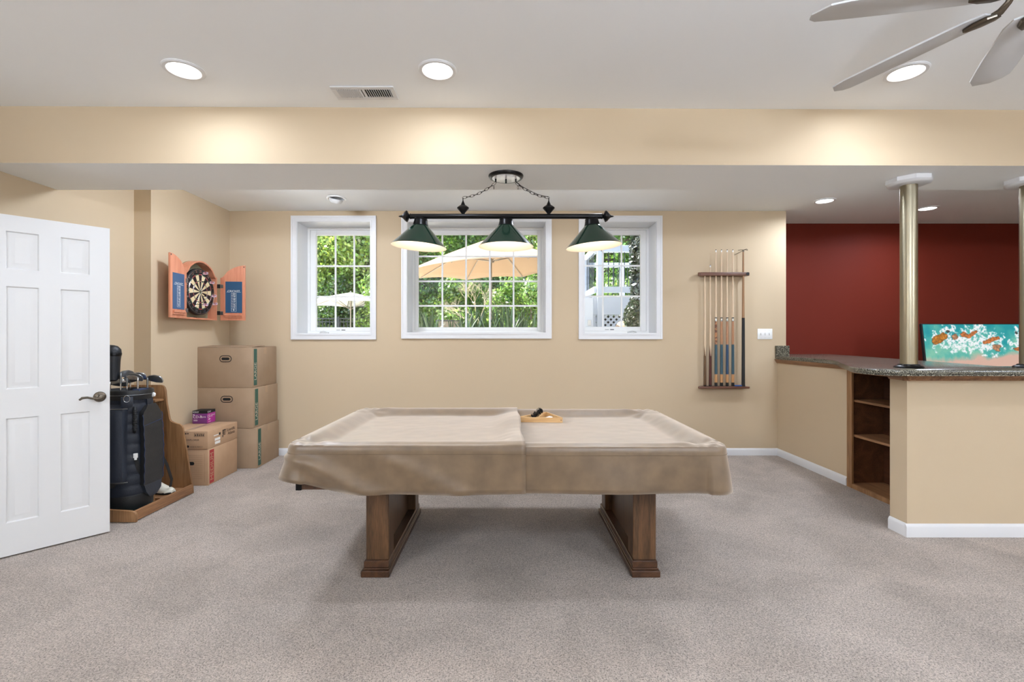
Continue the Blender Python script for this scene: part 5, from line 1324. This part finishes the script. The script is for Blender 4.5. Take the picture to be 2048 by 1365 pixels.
# big umbrella
M['canvas'] = mat('tan_canvas', srgb(180, 152, 124), .8, trans=.22, bump=(60, .1, .001)); M['canvasw'] = mat('white_canvas', srgb(240, 238, 232), .8, trans=.3)
M['pole'] = mat('grey_umbrella_metal', srgb(150, 142, 132), .4, .7)
def umbrella(lab, x, y, zr, za, R_, canvas, tilt=(0, 0), hubz=.42, pz=None):
    t = thing('patio_umbrella', lab, 'umbrella', (x, y, GZ))
    T = Matrix.Translation((0, 0, za-GZ)) @ Euler((tilt[0], tilt[1], 0)).to_matrix().to_4x4()
    n = 8; m_ = 8; drop = za-zr; P = []
    ang = [2*PI*(k+.5)/n for k in range(n)]
    rows = 12; b = MB()
    def rim(k, f):
        a = ang[k % n]; return Vector((R_*f*math.cos(a), R_*f*math.sin(a), -drop*(f*.82+.18*f*f)))
    for k in range(n):
        G = []
        for i in range(rows+1):
            f = .02+.98*i/rows; row = []
            for j in range(m_+1):
                s = j/m_; p = rim(k, f).lerp(rim(k+1, f), s); sag = 4*s*(1-s)
                p.z -= .05*f*f*sag*0; p = p*(1-.035*sag*f); p.z += .012*sag
                row.append(T @ p)
            G.append(row)
        b.grid(G)
    bmesh.ops.remove_doubles(b.bm, verts=b.bm.verts, dist=1e-4)
    part('canopy', b, canvas, t, local=True, solid=.004, sharp=18)
    for k in range(n):
        rb = part('rib', MB().tube([T @ (rim(k, f)+Vector((0, 0, -.018))) for f in (.03, .3, .6, .98)], .009, 6), M['pole'], t, local=True)
        part('strut', MB().tube([T @ Vector((.03*math.cos(ang[k]), .03*math.sin(ang[k]), -hubz)), T @ (rim(k, .47)+Vector((0, 0, -.022)))], .008, 6), M['pole'], rb, local=True)
    part('hub', MB().lathe([(.04, -hubz-.03), (.045, -hubz+.03)], T, 16).lathe([(.03, -.06), (.03, .02), (.012, .05)], T, 16), M['pole'], t, local=True)
    part('pole', MB().cyl((0, 0, .06), T @ Vector((0, 0, -.02)), .020, n=14), M['pole'], t, local=True)
    part('base', MB().lathe([(.0, 0), (.26, .0), (.26, .04), (.10, .07), (.04, .09), (.03, .25)], None, 24), M['pole'], t, local=True)
umbrella('large tan patio umbrella seen from below through the middle window', -.31, 9.0, 2.56, 3.16, 1.62, M['canvas'], tilt=(math.radians(1.5), math.radians(-3)))
umbrella('white patio umbrella in the distance beyond the left window', -4.08, 12.5, 2.17, 2.47, 1.30, M['canvasw'])
# black metal fence
fn = thing('metal_fence', 'black metal picket fence across the garden beyond the left window', 'fence', (-5, 13.5, GZ))
M['fence'] = mat('fence_black', srgb(58, 62, 68), .5, .3)
fz = EYE+39.5*13.5/F
part('top_rail', MB().box(-10, -2.9, 13.48, 13.51, fz-.03, fz), M['fence'], fn); part('middle_rail', MB().box(-10, -2.9, 13.48, 13.51, fz-.12, fz-.095), M['fence'], fn); part('bottom_rail', MB().box(-10, -2.9, 13.48, 13.51, GZ+.08, GZ+.11), M['fence'], fn)
k = 0; x = -10
while x <= -2.9:
    if k % 14 == 0: part('fence_post', MB().box(x-.03, x+.03, 13.47, 13.53, GZ, fz+.04), M['fence'], fn)
    x += .125; k += 1
nP = [-6.0+i*.10 for i in range(25)]
for x in nP: part('picket', MB().box(x-.009, x+.009, 13.485, 13.505, GZ+.08, fz-.01), M['fence'], fn)
b = MB(); x = -9.95
while x < -2.9:
    if not (-6.05 < x < -3.55): b.box(x-.009, x+.009, 13.485, 13.505, GZ+.08, fz-.01)
    x += .10
part('pickets', b, M['fence'], fn, kind='stuff')
# sword-leaved plants below the middle window
m_iris = mat('iris_green', srgb(40, 72, 40), .45, trans=.15)
for i, (u, y, hh) in enumerate(((846, 7.4, .52), (862, 7.0, .56), (905, 7.2, .42), (930, 6.9, .55), (950, 7.3, .62), (978, 7.0, .56), (1000, 7.2, .60), (1018, 6.9, .66), (1040, 7.4, .56), (1062, 7.1, .50))):
    x = (u-CX)*y/F
    t = thing('iris_plant', 'clump of dark green sword-shaped leaves in the middle window, %s from the left' % ('first', 'second', 'third', 'fourth', 'fifth', 'sixth', 'seventh', 'eighth', 'ninth', 'tenth')[i], 'plant', (x, y, GZ), group='sword-leaved plants under the middle window')
    b = MB()
    for k in range(17):
        a = random.uniform(0, 2*PI); ln = (hh+.06)*random.uniform(.7, 1.15); sp = random.uniform(.04, .26); wd = random.uniform(.030, .048)
        pts = [(math.cos(a)*sp*(s**1.7)+.02*math.cos(a), math.sin(a)*sp*(s**1.7)+.02*math.sin(a), ln*(s-.10*s**3)) for s in (0, .25, .5, .75, 1)]
        b.ribbon(pts, [wd*.8, wd, wd*.85, wd*.55, .002], .0015, (math.sin(a)+.3, -math.cos(a), 0))
    part('leaf_blades', b, m_iris, t, local=True)
# bare twigs
bs = thing('bare_shrub', 'bare pale branched shrub under the umbrella in the middle window', 'shrub', (-.62, 11.7, GZ))
b = MB(); rs = random.Random(3)
def branch(p, d, L, r, dep):
    q = p+d*L; mid = p+d*L*.5+Vector((rs.uniform(-.03, .03), rs.uniform(-.03, .03), rs.uniform(-.03, .03)))
    b.tube([p, mid, q], [r, r*.8, r*.6], 5)
    if dep:
        for k in range(3):
            nd = (d+Vector((rs.uniform(-.7, .7), rs.uniform(-.5, .5), rs.uniform(-.35, .5)))).normalized(); branch(p.lerp(q, rs.uniform(.5, 1)), nd, L*.68, r*.6, dep-1)
branch(Vector((0, 0, 0)), Vector((-.12, 0, 1)).normalized(), .55, .020, 0)
for a in ((-.75, .1, .75), (-.25, -.2, 1), (-1, .1, .35), (.25, .1, .9)): branch(Vector((-.06, 0, .52)), Vector(a).normalized(), .52, .009, 4)
part('branches', b, mat('pale_bark', srgb(190, 174, 146), .8), bs, local=True)
# patio chair
pc = thing('patio_chair', 'low patio chair with dark sling back behind the sword-leaved plants', 'chair', (-1.0, 8.6, GZ))
xa, xb = -1.24, -.86
part('frame', MB().tube([(xa, 8.6, GZ), (xa, 8.6, GZ+.2), (xa-.02, 8.5, GZ+.49)], .012).tube([(xb, 8.6, GZ), (xb, 8.6, GZ+.2), (xb+.02, 8.5, GZ+.48)], .012).tube([(xa, 9.0, GZ), (xa, 9.0, GZ+.25), (xa, 8.6, GZ+.25)], .012).tube([(xb, 9.0, GZ), (xb, 9.0, GZ+.25), (xb, 8.6, GZ+.25)], .012).tube([(xa-.02, 8.5, GZ+.49), (xb+.02, 8.5, GZ+.48)], .012), M['fence'], pc)
part('sling_back', MB().ribbon([(-1.05, 8.6, GZ+.24), (-1.05, 8.55, GZ+.42), (-1.05, 8.5, GZ+.47)], .36, .006, (1, 0, 0)), mat('taupe_sling', srgb(112, 106, 98), .8), pc)
part('sling_seat', MB().ribbon([(-1.05, 8.6, GZ+.24), (-1.05, 8.8, GZ+.22), (-1.05, 9.0, GZ+.25)], .36, .006, (1, 0, 0)), bpy.data.materials['taupe_sling'], pc)
# white deck
dk = thing('garden_deck', 'white raised deck with railings and lattice skirt beyond the right window', 'deck', (3.0, 10, GZ))
M['dw'] = mat('white_deck_paint', srgb(204, 211, 220), .5)
x0, x1, dy0, dy1 = 1.60, 5.2, 9.0, 11.0; zt, zr0, zr1 = 2.09, 2.18, 2.93
part('platform', MB().box(x0, x1, dy0+.04, dy1, zt-.05, zt), M['dw'], dk)
part('fascia', MB().box(x0, x1, dy0, dy0+.04, 1.73, zt, .004), M['dw'], dk); part('fascia', MB().box(x0, x0+.04, dy0+.04, dy1, 1.73, zt, .004), M['dw'], dk)
for (x, y, w_) in ((1.74, 9.03, .12), (3.0, 9.03, .12), (4.4, 9.03, .12), (1.66, 10.97, .10), (2.62, 10.97, .10), (3.9, 10.97, .10), (1.64, 10.0, .09)):
    part('railing_post', MB().box(x-w_/2, x+w_/2, y-w_/2, y+w_/2, GZ, zr1+.05, .004), M['dw'], dk)
part('top_rail', MB().box(1.74, x1, 8.97, 9.09, zr1-.02, zr1+.10, .004), M['dw'], dk); part('top_rail', MB().box(x0, x1, 10.93, 11.03, zr1-.02, zr1+.08, .004), M['dw'], dk); part('top_rail', MB().box(1.60, 1.70, 9.0, 11.0, zr1-.02, zr1+.08, .004), M['dw'], dk)
part('bottom_rail', MB().box(1.74, x1, 9.0, 9.06, zr0-.03, zr0+.08, .003), M['dw'], dk); part('bottom_rail', MB().box(x0, x1, 10.95, 11.0, zr0-.02, zr0+.06, .003), M['dw'], dk); part('bottom_rail', MB().box(1.62, 1.67, 9.0, 11.0, zr0-.03, zr0+.08, .003), M['dw'], dk)
for i in range(26): part('baluster', MB().cyl((1.90+i*.1, 9.03, zr0+.05), (1.90+i*.1, 9.03, zr1), .008, n=8), M['fence'], dk)
for i in range(14): part('baluster', MB().cyl((1.645, 9.15+i*.13, zr0+.05), (1.645, 9.15+i*.13, zr1), .008, n=8), M['fence'], dk)
b = MB()
for i in range(30): b.cyl((1.75+i*.11, 10.97, zr0+.04), (1.75+i*.11, 10.97, zr1), .008, n=6)
part('rear_balusters', b, M['fence'], dk, kind='stuff')
b = MB(); lz0, lz1 = GZ+.02, 1.73
for s_g in (-1, 1):
    for i in range(-6, 34):
        xs_ = x0+i*.105; L = (lz1-lz0)
        if s_g > 0: p, q = Vector((xs_, 9.03, lz0)), Vector((xs_+L, 9.03, lz1))
        else: p, q = Vector((xs_+L, 9.042, lz0)), Vector((xs_, 9.042, lz1))
        d = q-p
        if p.x < x0 and q.x < x0: continue
        if min(p.x, q.x) < x0:
            if p.x < q.x: f = (x0-p.x)/d.x; p = p+d*f
            else: f = (x0-p.x)/d.x; q = p+d*f
        b.ribbon([p, q], .036, .008, (d.z, 0, -d.x))
part('lattice_skirt', b, M['dw'], dk, label='white diagonal lattice')
part('lattice_frame', MB().box(x0, x0+.05, 9.01, 9.06, GZ, 1.73).box(x0, x1, 9.015, 9.055, GZ, GZ+.05), M['dw'], dk)
part('deck_shade', MB().box(x0+.1, x1, 9.35, 9.40, GZ, 1.72), M['dark'], dk)  # dark sheet behind the lattice stands in for the shade below the deck
pb_ = thing('utility_pedestal', 'white square masonry pillar with a small outlet box beside the deck', 'pillar', (1.38, 8.75, GZ))
part('pillar', MB().box(1.20, 1.535, 8.6, 8.9, GZ, 2.02, .006), M['dw'], pb_); part('outlet_box', MB().box(1.435, 1.495, 8.575, 8.6, 1.52, 1.62, .004), M['lensoff'], pb_)
for (x, y, r, lab) in ((2.02, 8.3, .20, 'tan rounded boulder in front of the white lattice'), (2.36, 8.35, .17, 'smaller tan boulder beside the round bush')):
    t = thing('boulder', lab, 'rock', (x, y, GZ)); b = MB(); r_ = bmesh.ops.create_icosphere(b.bm, subdivisions=3, radius=1)
    for v in b.bm.verts: v.co = Vector((v.co.x*r*(1+.25*noise.noise(v.co*1.3)), v.co.y*r*.8*(1+.2*noise.noise(v.co*2)), .23+v.co.z*.24*(1+.3*noise.noise(v.co*1.7+Vector((r, 0, 9))))))
    part('stone', b, mat('sandstone', srgb(178, 156, 132), .9, bump=(14, .8, .02), var=(6, srgb(120, 100, 84), .15)), t, local=True)
av = thing('arborvitae', 'tall narrow dark evergreen at the right of the right window', 'tree', (2.39, 8.25, GZ))
n = 9000; z = RNG.uniform(0, 1, n)**.9*2.7; a = RNG.uniform(0, 2*PI, n); r = (.27+.02*np.sin(a*5+z*3))*np.clip((2.75-z)/1.0, .05, 1)**.5*RNG.uniform(.75, 1.03, n)
leaves('foliage', np.c_[r*np.cos(a), r*np.sin(a), z+.02], np.c_[np.cos(a), np.sin(a), .4*np.ones(n)], .045, leafcol(n, (34, 50, 26), .35), av, aspect=1.8)
part('trunk', MB().cyl((0, 0, 0), (0, 0, 2.4), .05, .02), M['bark'], av, local=True)
av2 = thing('round_bush', 'small egg-shaped dark bush in front of the tall evergreen', 'shrub', (2.03, 7.7, GZ))
n = 4000; d = RNG.normal(size=(n, 3)); d /= np.linalg.norm(d, axis=1)[:, None]; p = d*RNG.uniform(.75, 1.04, n)[:, None]*np.array([.15, .14, .26])+np.array([0, 0, .50])
leaves('foliage', p, d, .035, leafcol(n, (40, 60, 28), .35), av2, aspect=1.8)
part('stem', MB().cyl((0, 0, 0), (0, 0, .45), .03), M['bark'], av2, local=True)
